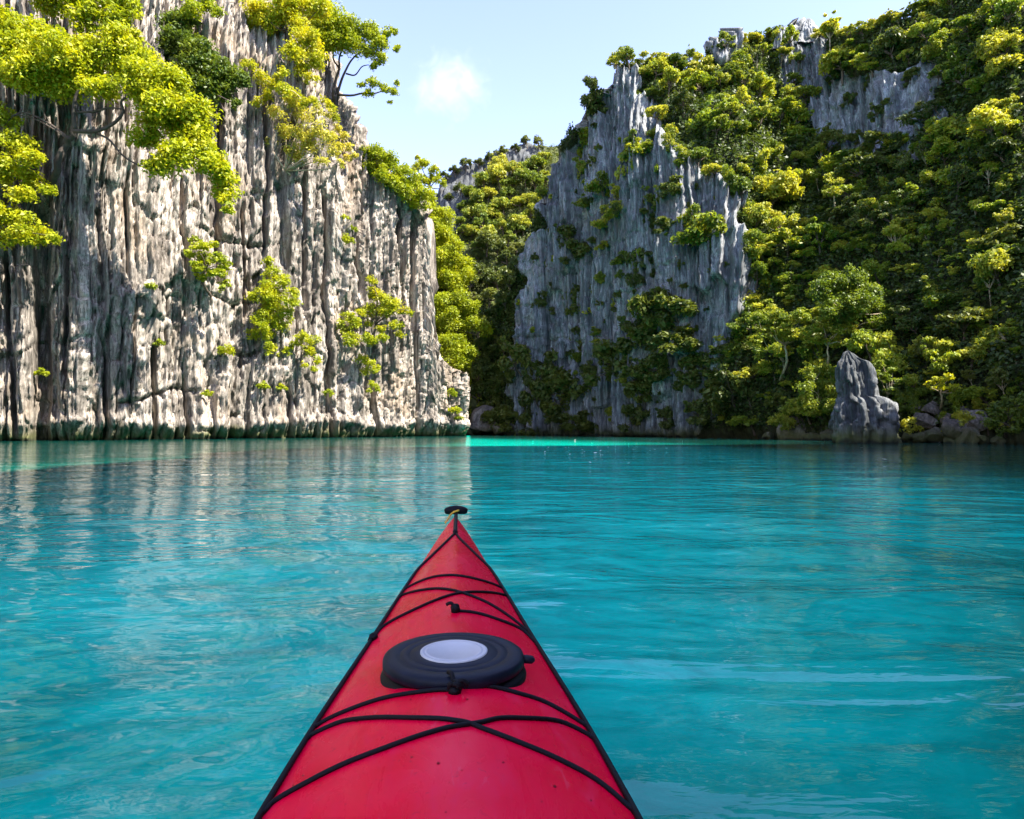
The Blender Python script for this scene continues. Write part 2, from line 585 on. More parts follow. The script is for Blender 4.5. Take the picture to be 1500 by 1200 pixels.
def rock_relief(s, z, seed, big=1.5, mid=0.7, fine=0.2, w=(5.2, 1.7, 0.55), ledge=0.5, blk=0.5, lowplates=False):
    wz = s + 0.75 * fbm(s * 0.12, z * 0.06, oct=3, seed=seed) + 0.22 * fbm(s * 0.9, z * 0.16, oct=5, seed=seed + 5, gain=0.62)
    p1, r1, q1, i1 = pillars(wz, z, w[0], seed + 11)
    p2, r2, q2, i2 = pillars(wz + 0.15 * vn(s * 2, z * 0.5, seed=seed), z, w[1], seed + 23)
    p3, r3, q3, i3 = pillars(wz + 0.12 * vn(s * 3, z * 0.8, seed=seed + 1), z, w[2], seed + 37)
    p4, r4, q4, i4 = pillars(wz + 0.06 * vn(s * 6, z * 1.1, seed=seed + 2), z, w[2] * 0.48, seed + 53)
    d = big * (0.5 * p1 + 1.0 * r1)
    # each pillar breaks off at heights of its own
    zz = z + 12 * q2 + 1.2 * vn(s * 0.7, z * 0.3, seed=seed + 3)
    lv = np.floor(zz / 12.0)
    hr = h01(i2, lv, np.zeros_like(lv), seed + 41)
    d += mid * (0.6 * p2 + 1.1 * hr)
    zz3 = z + 5 * q3 + 0.5 * vn(s * 2, z * 0.6, seed=seed + 4)
    lv3 = np.floor(zz3 / 5.0)
    hr3 = h01(i3, lv3, np.zeros_like(lv3), seed + 43)
    # sharp-crested flutes, stronger in some zones than others
    zone = sstep(-0.45, 0.35, fbm(s * 0.10, z * 0.09, oct=3, seed=seed + 70))
    if lowplates:
        zone = zone * sstep(5.0, 17.0, z + 5 * vn(s * 0.1, z * 0.1, seed=seed + 73)) * 0.9 + 0.1
    flute = (1 - p3)
    d += fine * (0.4 + 0.8 * zone) * (1.5 * flute ** 0.8 + 1.2 * hr3) + fine * 0.5 * (0.4 + zone) * (1 - p4)
    # broken plates where the flutes fade
    b1, e1 = blocks(wz, z + 0.4 * vn(s * 0.6, z * 0.6, seed=seed + 9), 1.6, 2.9, seed + 57)
    b2, e2 = blocks(wz, z + 0.2 * vn(s * 1.3, z * 1.3, seed=seed + 8), 0.55, 0.95, seed + 58)
    amt = blk * (0.2 + 0.9 * (1 - zone))
    d += amt * (0.9 * b1 - 0.35 * (1 - e1) ** 3) + amt * 0.38 * (b2 - 0.4 * (1 - e2) ** 3)
    d += 0.22 * fbm(s * 1.0, z * 0.2, oct=6, seed=seed + 60, gain=0.62)
    rg1 = 1 - np.abs(fbm(wz * 2.0, z * 0.13, oct=3, seed=seed + 64))
    rg2 = 1 - np.abs(vn(wz * 5.5, z * 0.5, seed=seed + 65))
    d += 0.30 * (rg1 ** 3) * (0.4 + 0.6 * zone) + 0.09 * rg2 ** 2
    # thin open fissures that start and stop
    p5, r5, q5, i5 = pillars(wz + 0.10 * vn(s * 4, z * 0.9, seed=seed + 6), z, w[2] * 1.5, seed + 95)
    gate5 = sstep(0.0, 0.35, vn(i5 * 1.7, z * 0.16, seed=seed + 96))
    d -= 0.55 * gate5 * np.clip(1 - p5 * 2.6, 0, 1)
    # pits and scallops
    d -= 0.30 * sstep(0.4, 0.7, fbm(s * 1.3, z * 0.22, oct=3, seed=seed + 68))
    d += 0.10 * fbm(s * 4.5, z * 2.6, oct=3, seed=seed + 69, gain=0.7) - 0.10 * sstep(0.3, 0.6, vn(s * 3.1, z * 1.7, seed=seed + 72))
    for k in range(7):
        zc = 2.5 + 4.6 * k + 1.5 * vn(s * 0.12, s * 0 + k, seed=seed + 80) + 0.5 * vn(s * 0.7, s * 0 + k, seed=seed + 81)
        gate = sstep(0.2, 0.45, vn(s * 0.16 + 9 * k, s * 0, seed=seed + 90 + k))
        d -= ledge * gate * np.exp(-((z - zc) / 0.12) ** 2)
        d += 0.25 * ledge * gate * sstep(0.0, 0.3, z - zc) * np.exp(-np.clip(z - zc, 0, 9) / 1.5)
    return d

# ---- the sunlit wall
def build_left():
    px_in = np.arange(-230, 683.1, 1.3)
    az_in = az_of(px_in)
    az_out = np.radians(np.linspace(-118, math.degrees(az_in[0]) - 0.8, 46))
    az = np.concatenate([az_out, az_in])
    tab_R_out = [(-118, 58), (-90, 44), (-70, 44), (-55, 50)]
    d_in = interp([(-230, 41), (0, 46), (120, 48), (200, 50.5), (400, 58), (500, 63), (600, 70), (640, 73), (660, 74.5), (684, 77), (690, 80)], px_in)[0]
    R_in = d_in / np.cos(az_in)
    R_out = np.interp(np.degrees(az_out), [a for a, _ in tab_R_out] + [math.degrees(az_in[0])], [r for _, r in tab_R_out] + [R_in[0]])
    R = np.concatenate([R_out, R_in])
    ytop = interp([(-230, -150), (300, -140), (420, -90), (455, -20), (478, 60), (490, 130), (503, 168), (515, 190), (524, 226), (548, 246), (575, 280), (600, 306), (612, 330), (618, 400), (625, 480), (634, 530), (650, 540), (674, 554), (678, 575), (681, 625), (683, 636)], px_in)[0]
    k1 = np.interp(px_in, [-230, 200, 500, 690], [0.03, 0.02, 0.04, 0.05])
    k2 = np.interp(px_in, [-230, 200, 500, 690], [0.02, 0.05, 0.06, 0.05])
    k3 = np.interp(px_in, [-230, 200, 350, 500, 560, 690], [0.12, 0.12, 0.25, 0.28, 0.10, 0.05])
    Kc = 0.34 * k1 + 0.33 * k2 + 0.33 * k3
    H_in = crest_height(px_in, ytop, R_in, Kc)
    H_in = np.maximum(H_in, 0.6)
    H = np.concatenate([np.full(len(az_out), H_in[0]), H_in])
    ks = [np.concatenate([np.full(len(az_out), k[0]), k]) for k in (k1, k2, k3)]
    T = Terrain('limestone_cliff', az, R, H, ks, 280, 12.0)
    s, z = T.s2, T.P[..., 2]
    d = rock_relief(s, z, 3, 1.6, 0.85, 0.44, (5.6, 1.9, 0.62), 0.6, 0.62, True)
    d += 1.6 * fbm(s * 0.06, z * 0.05, oct=3, seed=201)
    edge = sstep(0, 1.5, T.arc[-1] - s)
    d = d * (0.25 + 0.75 * edge) - 1.7
    # one deep cleft and a broad alcove, as in the photograph
    pxc, pyc = project(T.P)
    for (cx, w, amp, y0, y1, slant) in ((63, 16, 3.0, 300, 660, 0.0), (408, 7, 1.6, 210, 400, 0.0), (262, 5, 1.3, 270, 480, 0.02), (285, 9, 1.1, 420, 600, 0.12), (500, 6, 1.2, 445, 560, 0.0), (345, 9, 0.8, 440, 660, -0.05), (12, 4, 1.6, 380, 640, 0.05), (105, 4, 1.5, 330, 560, -0.03), (150, 3.5, 1.4, 480, 650, 0.02), (185, 3, 1.3, 250, 420, 0.0), (222, 4, 1.7, 500, 640, 0.0), (240, 3, 1.2, 60, 300, 0.03), (320, 4, 1.6, 170, 420, -0.02), (352, 3, 1.4, 300, 480, 0.02), (385, 3, 1.3, 100, 380, 0.0), (440, 3.5, 1.5, 260, 470, 0.01), (468, 3, 1.4, 280, 640, 0.03), (520, 3.5, 1.5, 240, 450, 0.02), (545, 3, 1.5, 560, 650, 0.0), (572, 3.5, 1.6, 300, 470, 0.06), (596, 3, 1.3, 320, 640, 0.02), (420, 4, 1.5, 560, 650, 0.0), (270, 3.5, 1.5, 540, 650, 0.03)):
        xx = pxc - cx - slant * (pyc - y0) - 3.5 * vn(z * 0.22, z * 0, seed=int(cx)) - 1.5 * vn(z * 0.9, z * 0, seed=int(cx) + 1)
        d -= amp * np.exp(-(xx / w) ** 2) * sstep(y0 - 15, y0 + 25, pyc) * (1 - sstep(y1 - 25, y1 + 15, pyc))
    # undercut at the waterline
    low = np.exp(-np.clip(z, 0, 9) / 0.55)
    d -= 0.75 * low + 0.3 * low * vn(s * 0.5, s * 0, seed=77)
    d += 0.5 * np.exp(-((z - 1.3 - 0.4 * vn(s * 0.3, s * 0, seed=79)) / 0.5) ** 2)
    T.displace(d)
    return T.finish(M['rock_sun'], 'tall sunlit pale grey limestone cliff with upright fluted ribs')

# ---- the forested slope with its blue-grey rock tower
ROCK_HILL = [
    [(748, 470), (778, 380), (800, 285), (822, 222), (860, 160), (893, 112), (928, 104), (955, 150), (985, 205), (1005, 255), (1050, 262), (1088, 300), (1096, 440), (1084, 520), (1056, 606), (1010, 650), (735, 650), (752, 560)],
    [(1038, 62), (1060, 58), (1072, 95), (1050, 112), (1036, 95)],
    [(1130, 110), (1160, 40), (1215, 25), (1225, 90), (1240, 120), (1385, 85), (1398, 190), (1340, 232), (1215, 232), (1192, 190)],
]
def veg_hill(px, py):
    j = 9
    wob = 16 * vn(px / 30.0, py / 30.0, seed=5)
    wob2 = 16 * vn(px / 30.0 + 40, py / 30.0, seed=6)
    v = np.ones(np.shape(px))
    for poly in ROCK_HILL:
        v[in_poly(px + wob, py + wob2, poly)] = 0.0
    return v

def build_hill():
    px_in = np.arange(688, 1520.1, 1.25)
    az_in = az_of(px_in)
    az_out = np.radians(np.arange(math.degrees(az_in[-1]) + 0.7, 165, 1.2))
    d_in = interp([(688, 89), (740, 84), (850, 76), (1000, 64), (1100, 56.5), (1200, 49.5), (1300, 43.5), (1400, 39.5), (1520, 36)], px_in)[0]
    R_in = d_in / np.cos(az_in)
    ytop = interp([(688, 560), (700, 520), (745, 440), (778, 350), (800, 282), (822, 225), (855, 172), (890, 116), (925, 98), (1000, 100), (1034, 100), (1044, 74), (1090, 62), (1140, 56), (1172, 46), (1182, 36), (1196, 44), (1215, 52), (1250, 56), (1300, 40), (1340, 22), (1380, -4), (1420, -20), (1520, -24)], px_in)[0]
    K1 = np.interp(px_in, [688, 780, 900, 1000, 1080, 1130, 1200, 1300, 1390, 1520], [.25, .08, .06, .08, .22, .50, .72, .75, .70, .62])
    K2 = np.interp(px_in, [688, 780, 900, 1000, 1080, 1130, 1200, 1300, 1390, 1520], [.25, .10, .10, .20, .42, .65, .80, .85, .78, .62])
    K3 = np.interp(px_in, [688, 780, 900, 1000, 1080, 1130, 1200, 1300, 1390, 1520], [.25, .14, .28, .60, .72, .70, .38, .28, .40, .50])
    ker = np.hanning(61); ker /= ker.sum()
    K1, K2, K3 = (np.convolve(np.pad(k, 30, 'edge'), ker, 'valid') for k in (K1, K2, K3))
    Kc = 0.34 * K1 + 0.33 * K2 + 0.33 * K3
    H_in = crest_height(px_in, ytop, R_in, Kc)
    deg_out = np.degrees(az_out)
    R_out = np.interp(deg_out, [math.degrees(az_in[-1]), 50, 65, 90, 118, 140, 165], [R_in[-1], 37, 29, 27, 28, 34, 52])
    H_out = np.interp(deg_out, [math.degrees(az_in[-1]), 42, 48, 57, 66, 76, 118, 140, 165], [H_in[-1], 31, 26, 28, 44, 58, 58, 55, 46])  # unseen crest shaped to shade the boat and let sun onto the slope
    ks = []
    for k, e in ((K1, 0.08), (K2, 0.1), (K3, 0.12)):
        ks.append(np.concatenate([k, np.interp(deg_out, [math.degrees(az_in[-1]), 44, 56, 70, 165], [k[-1], 0.8, 0.7, e, e])]))
    T = Terrain('hillside', np.concatenate([az_in, az_out]), np.concatenate([R_in, R_out]), np.concatenate([H_in, H_out]), ks, 265, np.concatenate([np.full(len(H_in), 22.0), np.full(len(H_out), 7.0)]))
    s, z = T.s2, T.P[..., 2]
    pxc, pyc = project(T.P)
    T.veg = veg_hill(pxc, pyc)
    T.veg[:, len(px_in):] = 1.0
    rock = 1 - T.veg
    d_rock = rock_relief(s, z, 61, 2.6, 1.4, 0.55, (6.0, 2.2, 0.8), 0.35, 0.5) - 4.1
    d_rock += 1.5 * fbm(s * 0.05, z * 0.05, oct=3, seed=301)
    d_veg = 2.2 * fbm(s * 0.11, z * 0.13, oct=5, seed=320, gain=0.55) + 0.5 * rock_relief(s, z, 91, 1.0, 0.8, 0.3, (7, 2.6, 0.9), 0.2) - 0.5
    rr = rock.copy()
    for _ in range(4):
        rr[1:-1, 1:-1] = (rr[1:-1, 1:-1] * 2 + rr[:-2, 1:-1] + rr[2:, 1:-1] + rr[1:-1, :-2] + rr[1:-1, 2:]) / 6
    d = d_rock * rr + d_veg * (1 - rr)
    d -= 0.5 * np.exp(-np.clip(z, 0, 9) / 0.4)
    T.displace(d)
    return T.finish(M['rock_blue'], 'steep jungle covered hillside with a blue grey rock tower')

# ---- shoulder behind the sunlit wall and the hill at the back of the gully
def build_simple(name, label, mat, px0, px1, step, dtab, ttab, K, rows, seed, veg=None, cap=10.0, relief=(1.2, 0.7, 0.2)):
    px = np.arange(px0, px1 + 0.1, step)
    az = az_of(px)
    d = interp(dtab, px)[0]
    R = d / np.cos(az)
    yt = interp(ttab, px)[0]
    ks = [np.full(len(px), k) for k in K]
    Kc = 0.34 * K[0] + 0.33 * K[1] + 0.33 * K[2]
    H = np.maximum(crest_height(px, yt, R, Kc), 0.5)
    T = Terrain(name, az, R, H, ks, rows, cap)
    s, z = T.s2, T.P[..., 2]
    pxc, pyc = project(T.P)
    T.veg = np.ones(s.shape) if veg is None else veg(pxc, pyc)
    d = rock_relief(s, z, seed, *relief, (5, 2.0, 0.8), 0.3) - 1.2 + 2.0 * fbm(s * 0.09, z * 0.1, oct=4, seed=seed + 7)
    T.displace(d)
    return T.finish(mat, label)

build_left()
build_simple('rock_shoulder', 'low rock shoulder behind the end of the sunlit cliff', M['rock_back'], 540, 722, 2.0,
             [(540, 84), (690, 86), (722, 92)], [(540, 235), (600, 285), (630, 330), (660, 400), (690, 500), (706, 560), (714, 600), (722, 632)], (0.12, 0.15, 0.3), 120, 411)
build_hill()
ROCK_BACK = [(600, 330), (640, 262), (700, 238), (745, 222), (775, 210), (800, 214), (788, 232), (752, 252), (705, 268), (690, 300), (672, 345), (640, 340)]
def veg_back(px, py):
    v = np.ones(np.shape(px))
    v[in_poly(px + 8 * vn(px / 18.0, py / 18.0, seed=8), py + 8 * vn(px / 18.0 + 30, py / 18.0, seed=9), ROCK_BACK)] = 0
    return v
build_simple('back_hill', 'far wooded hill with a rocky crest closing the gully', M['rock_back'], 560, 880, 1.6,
             [(560, 112), (720, 108), (880, 104)], [(560, 330), (625, 300), (640, 282), (652, 262), (690, 244), (725, 232), (748, 224), (780, 212), (806, 216), (880, 190)], (0.5, 0.7, 0.55), 150, 511, veg_back, 20.0)

# ------------------------------------------------------------------ water
def build_water():
    az = np.radians(np.concatenate([np.arange(-180, -46, 2.0), np.arange(-46, 46, 0.22), np.arange(46, 180.1, 2.0)]))
    r = [0.25]
    while r[-1] < 175:
        r.append(r[-1] * 1.015 + 0.002)
    r = np.array(r)
    Rm, A = np.meshgrid(r, az, indexing='ij')
    X = Rm * np.sin(A); Y = Rm * np.cos(A)
    cell = Rm * 0.014
    def wave(wx, wy, rot, seed, amp):
        c, s_ = math.cos(rot), math.sin(rot)
        lim = min(wx, wy)
        return amp * vn((X * c + Y * s_) / wx, (-X * s_ + Y * c) / wy, seed=seed) * (1 - sstep(lim * 0.12, lim * 0.35, cell))
    z = wave(1.7, 1.0, 0.3, 1, 0.020) + wave(1.3, 0.5, -0.25, 2, 0.014) + wave(0.62, 0.26, 0.3, 3, 0.0050) + wave(0.3, 0.13, -0.1, 4, 0.0016) + wave(3.6, 2.4, -0.3, 7, 0.014)
    n0, n1 = z.shape
    i = np.arange(n0 * n1).reshape(n0, n1)
    f = np.stack([i[:-1, :-1], i[:-1, 1:], i[1:, 1:], i[1:, :-1]], -1).reshape(-1, 4)[:, ::-1]
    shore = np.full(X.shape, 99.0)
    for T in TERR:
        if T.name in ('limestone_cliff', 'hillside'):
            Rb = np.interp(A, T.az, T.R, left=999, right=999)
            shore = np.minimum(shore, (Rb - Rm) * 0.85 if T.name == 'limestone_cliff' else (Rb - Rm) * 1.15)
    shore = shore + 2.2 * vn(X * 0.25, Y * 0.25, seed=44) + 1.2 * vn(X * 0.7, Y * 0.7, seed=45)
    # shade and vignetting painted as dark patches around the boat, broken by random noise
    def shade_blob(x0, y0, rx, ry):
        return np.exp(-(((X - x0) / rx) ** 2 + ((Y - y0) / ry) ** 2))
    wx_, wy_ = X + 0.8 * vn(X * 0.8, Y * 0.8, seed=51), Y + 0.8 * vn(X * 0.8, Y * 0.8, seed=52)
    deep = 0.95 * shade_blob(-2.6, 1.0, 1.9, 1.5) + 0.95 * shade_blob(2.6, 1.3, 2.2, 1.5) + 0.8 * shade_blob(4.8, 4.2, 2.2, 2.0) + 0.55 * shade_blob(-5.5, 5.0, 1.6, 2.2) + 0.6 * shade_blob(14, 16, 7, 9) + 0.45 * shade_blob(-9, 12, 3, 5)
    deep = deep + 0.30 * fbm(wx_ * 0.9, wy_ * 1.1, oct=4, seed=53) + 0.20 * fbm(wx_ * 0.2, wy_ * 0.2, oct=3, seed=57)
    m, nt, out = new_mat('lagoon_water')
    g = G(nt)
    v = g.coords((1, 1, 1))
    big = g.noise(g.coords((1, 1, 1)), 0.09, 4, 0.55, 0.6)
    col = g.ramp(big, [(0.30, (0.000, 0.45, 0.335)), (0.47, (0.000, 0.70, 0.52)), (0.62, (0.000, 0.80, 0.59))])
    sm = g.noise(g.coords((0.8, 1.6, 1)), 0.55, 5, 0.6, 1.2)
    col = g.mix(g.math('MULTIPLY', g.ramp(sm, [(0.35, 1.0), (0.52, 0.0)]), 0.5), col, (0.0, 0.26, 0.21))
    col = g.mix(g.math('MULTIPLY', g.ramp(sm, [(0.55, 0.0), (0.75, 1.0)]), 0.45), col, (0.004, 0.66, 0.52))
    md = g.noise(g.coords((1.0, 1.5, 1), rot=(0, 0, 0.5)), 1.5, 6, 0.62, 2.2)
    col = g.mix(g.math('MULTIPLY', g.ramp(md, [(0.36, 1.0), (0.54, 0.0)]), 0.42), col, (0.0, 0.24, 0.20))
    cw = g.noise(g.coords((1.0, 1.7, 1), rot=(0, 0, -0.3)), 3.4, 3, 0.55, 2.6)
    caustic_web = g.ramp(cw, [(0.44, 0.0), (0.5, 1.0), (0.56, 0.0)])  # thin bright lines painted like caustic light
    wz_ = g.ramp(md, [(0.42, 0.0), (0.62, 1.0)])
    col = g.mix(g.math('MULTIPLY', g.math('MULTIPLY', caustic_web, wz_), 0.22), col, (0.02, 0.85, 0.66))
    da = g.n('ShaderNodeAttribute', attribute_name='deep')
    col = g.mix(g.math('MULTIPLY', g.ramp(da.outputs['Fac'], [(0.05, 0.0), (0.85, 1.0)]), 0.8), col, (0.0, 0.165, 0.11))  # deep patches: painted shade darkens the water colour
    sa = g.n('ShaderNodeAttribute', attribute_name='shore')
    col = g.mix(g.ramp(g.math('MULTIPLY', sa.outputs['Fac'], 0.02), [(0.56, 1.0), (0.9, 0.0)]), col, (0.004, 0.06, 0.048))  # dark band painted off the walls to hold down the sunlit strip
    b1 = g.noise(g.coords((0.75, 1.9, 1), rot=(0, 0, 0.2)), 2.2, 3, 0.5, 0.5)
    b2 = g.noise(g.coords((1.0, 2.3, 1), rot=(0, 0, -0.25)), 6.5, 3, 0.5, 0.6)
    b3 = g.noise(g.coords((1.0, 1.6, 1)), 19.0, 2, 0.5, 0.4)
    calm = g.ramp(g.noise(g.coords((0.6, 1.4, 1)), 0.35, 3, 0.5, 0.8), [(0.36, 0.25), (0.62, 1.0)])
    b0 = g.noise(g.coords((0.68, 1.25, 1), rot=(0, 0, 0.12)), 0.75, 3, 0.55, 1.0)
    nm = g.bump(b0, 0.34, 0.2)
    nm = g.bump(b1, 0.15, 0.085, nm)
    hh = g.math('MULTIPLY', b2, calm)
    nm = g.bump(hh, 0.09, 0.03, nm)
    hh3 = g.math('MULTIPLY', b3, calm)
    nm = g.bump(hh3, 0.05, 0.007, nm)
    pb = g.principled(out, col, 0.03, nm, IOR=1.333, Specular_IOR_Level=0.5)
    me = mesh_np('lagoon', np.stack([X, Y, z], -1).reshape(-1, 3), f, [m], smooth=True)
    dat = me.attributes.new('deep', 'FLOAT', 'POINT')
    dat.data.foreach_set('value', deep.astype(np.float32).ravel())
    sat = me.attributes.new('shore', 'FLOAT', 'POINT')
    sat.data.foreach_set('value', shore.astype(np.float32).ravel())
    o = obj('water', me)
    tag(o, 'rippled turquoise lagoon water', None, None, 'structure')
build_water()

# ------------------------------------------------------------------ leaves, crowns, trees
rng = np.random.default_rng(7)

def unit(v):
    return v / (np.linalg.norm(v, axis=-1, keepdims=True) + 1e-12)

def leaves(cent, outward, L, W, rg, up=0.55, outw=0.5, rnd=0.75, droop=0.0):
    n = len(cent)
    nrm = unit(outward * outw + np.array([0, 0, up]) + rg.normal(0, rnd, (n, 3)))
    t = rg.normal(0, 1, (n, 3)); t[:, 2] -= droop
    d = unit(t - nrm * (t * nrm).sum(1, keepdims=True))
    s = np.cross(nrm, d)
    k_ = rg.uniform(0.5, 1.55, (n, 1)); l = L * k_; w = W * k_ * rg.uniform(0.75, 1.2, (n, 1))
    v = np.stack([cent - d * l * 0.5, cent + s * w * 0.5 - d * l * 0.08 + nrm * w * 0.12, cent + d * l * 0.5 - nrm * l * 0.12, cent - s * w * 0.5 - d * l * 0.08 + nrm * w * 0.12], 1).reshape(-1, 3)
    f = np.arange(n * 4).reshape(n, 4)
    return v, f

def clump_points(n, c, rad, rg, flat=0.6, shell=0.45, top=0.35):
    """points through a clump, denser outwards and on top"""
    d = unit(rg.normal(0, 1, (n, 3)))
    d[:, 2] = np.where((d[:, 2] < -0.2) & (rg.random(n) < top), -d[:, 2], d[:, 2])
    r = rg.random((n, 1)) ** shell
    lump = 1 + 0.28 * vn(d[:, 0] * 2.2 + c[0] * 3, d[:, 1] * 2.2 + c[1] * 3, d[:, 2] * 2.2 + c[2], seed=3)[:, None]
    p = d * r * lump * rad
    p[:, 2] *= flat
    return p + c, d

def proto(seed, kind, nl, L, irr=0.3):
    """one crown + trunk of about unit radius; the root is at the origin, -Y faces outwards from the slope"""
    rg = np.random.default_rng(seed)
    cl = []
    if kind == 'round':
        for i in range(18):
            a = rg.uniform(0, 2 * math.pi); e = math.asin(rg.uniform(-0.25, 1))
            r = rg.uniform(0.5, 0.8)
            cl.append((np.array([math.cos(a) * math.cos(e) * r, math.sin(a) * math.cos(e) * r - 0.15, 1.0 + 0.8 * math.sin(e) * r]), rg.uniform(0.24, 0.42), 0.75))
    elif kind == 'flat':
        for i in range(16):
            a = rg.uniform(0, 2 * math.pi); r = math.sqrt(rg.random()) * 0.95
            lay = rg.choice([0.75, 1.05, 1.35])
            rr = r * (1.25 - 0.35 * (lay - 0.75) / 0.6)
            cl.append((np.array([math.cos(a) * rr, math.sin(a) * rr - 0.2, lay + rg.uniform(-0.1, 0.1)]), rg.uniform(0.26, 0.42), 0.38))
    elif kind == 'tall':
        for i in range(13):
            a = rg.uniform(0, 2 * math.pi); r = math.sqrt(rg.random()) * 0.62
            cl.append((np.array([math.cos(a) * r, math.sin(a) * r - 0.1, 1.75 + rg.uniform(-0.35, 0.35)]), rg.uniform(0.22, 0.36), 0.5))
    elif kind == 'drape':
        for i in range(20):
            a = rg.uniform(0, 2 * math.pi); r = math.sqrt(rg.random()) * 0.55
            zz = rg.uniform(-0.4, 1.3)
            w = 1.0 - 0.25 * abs(zz - 0.9)
            cl.append((np.array([math.cos(a) * r * w, math.sin(a) * r * w - 0.25, zz]), rg.uniform(0.22, 0.36), 0.95))
    else:                                            # 'cling': shrub rooted in a wall
        for i in range(12):
            a = rg.uniform(0, 2 * math.pi); r = math.sqrt(rg.random()) * 0.7
            cl.append((np.array([math.cos(a) * r, -0.45 + rg.uniform(-0.35, 0.3), 0.35 + math.sin(a) * r * 0.8]), rg.uniform(0.24, 0.4), 0.7))
    sk = rg.uniform(-irr, irr, 4)
    cl2 = []
    for c, rad, flat in cl:
        if rg.random() < 0.12: continue
        c = c * np.array([1 + sk[0], 1 + sk[1], 1.0]) + np.array([sk[2], sk[3], 0]) * c[2] * 0.6
        cl2.append((c + rg.normal(0, 0.07, 3), rad * rg.choice([0.6, 0.85, 1.0, 1.2]), flat))
        if rg.random() < 0.35:      # a stray spray of leaves outside the mass
            cl2.append((c * np.array([1.25, 1.25, 1.12]) + rg.normal(0, 0.12, 3), 0.13, 0.6))
    cl = cl2
    tot = sum(c[1] ** 2 for c in cl)
    V = []; Fc = []; n0 = 0
    for c, rad, flat in cl:
        n = int(nl * rad ** 2 / tot)
        p, d = clump_points(n, c, rad, rg, flat)
        v, f = leaves(p, d, L, L * 0.55, rg, droop=0.4 if kind == 'drape' else 0.1)
        V.append(v); Fc.append(f + n0); n0 += len(v)
    tm = MB()
    cz = np.mean([c[0] for c in cl], 0)
    hub = cz * 0.55
    spine = smooth_path([(0, 0.05, -0.12), hub * 0.5 + rg.normal(0, 0.04, 3), hub], 7)
    thick = {'round': 0.075, 'flat': 0.06, 'tall': 0.05, 'drape': 0.07}.get(kind, 0.045)
    tm.tube(spine, np.linspace(thick, thick * 0.6, 7), 6)
    for c, rad, flat in cl[:9]:
        mid = (hub + c) / 2 + rg.normal(0, 0.06, 3)
        tm.tube(smooth_path([hub * 0.97, mid, c], 5), np.linspace(thick * 0.5, thick * 0.14, 5), 4)
    return (np.concatenate(V), np.concatenate(Fc)), tm

PROTO = {}
def get_protos(kind, leafmat, count, nl, L, barkm='bark', joined=False):
    key = (kind, leafmat)
    if key not in PROTO:
        res = []
        for i in range(count):
            (v, f), tm = proto(1000 + len(PROTO) * 50 + i, kind, nl, L)
            if joined:
                tv = np.concatenate(tm.v); tf = np.concatenate(tm.f)
                good = tf[:, 3] != tf[:, 0]; tf = tf[good]
                me = mesh_np('shrub', np.concatenate([v, tv]), np.concatenate([f, tf + len(v)]), [M[leafmat], M[barkm]], np.concatenate([np.zeros(len(f)), np.ones(len(tf))]))
                res.append((me, None))
            else:
                res.append((mesh_np('crown', v, f, [M[leafmat]]), tm.mesh('trunk', [M[barkm]])))
        PROTO[key] = res
    return PROTO[key]

def facing(N):
    n = np.array([N[0], N[1]])
    l = np.linalg.norm(n)
    if l < 1e-6:
        return 0.0
    # local -Y should point along n
    return math.atan2(n[0], -n[1])

def plant_tree(px, py, rpx, kind, leafmat, name, label, cat, group, count=6, nl=2300, L=0.15, barkm='bark', joined=False, sink=0.0, zs=None, loc=None):
    """tree whose crown is about rpx pixels in radius and whose root is on the ground seen at (px, py)"""
    if loc is None:
        g = ground(px, py)
        if g is None:
            return None
        P, N, T = g
    else:
        P, N = loc
    R = rpx / F_PX * P[1]
    ps = get_protos(kind, leafmat, count, nl, L, barkm, joined)
    cm, tm = ps[rng.integers(len(ps))]
    Nf = np.array([N[0], N[1], 0.0]); Nf = Nf / (np.linalg.norm(Nf) + 1e-9)
    if (Nf * np.array([-P[0], -P[1], 0])).sum() < 0:
        Nf = -Nf
    rz = facing(Nf) + rng.normal(0, 0.5)
    s = R * np.array([rng.uniform(0.8, 1.2), rng.uniform(0.8, 1.2), (zs or 1.0) * rng.uniform(0.75, 1.3)])
    if joined:
        o = obj(name, cm)
    else:
        o = empty(name)
        obj('crown', cm, o); obj('trunk', tm, o)
    o.location = P - Nf * sink * R
    o.rotation_euler = (rng.normal(0, 0.06), rng.normal(0, 0.06), rz)
    o.scale = s
    tag(o, label, cat, group)
    return o

# ---- scatter over the forested slope: look-alikes that share one label per group
def poisson(poly, dmin, n, rg, tries=40, avoid=()):
    xs = [p[0] for p in poly]; ys = [p[1] for p in poly]
    pts = []
    for _ in range(n * tries):
        x = rg.uniform(min(xs), max(xs)); y = rg.uniform(min(ys), max(ys))
        if not in_poly(np.array([x]), np.array([y]), poly)[0]:
            continue
        if any(in_poly(np.array([x]), np.array([y]), a)[0] for a in avoid):
            continue
        if all((x - a) ** 2 + (y - b) ** 2 > dmin ** 2 for a, b in pts):
            pts.append((x, y))
            if len(pts) >= n:
                break
    return pts

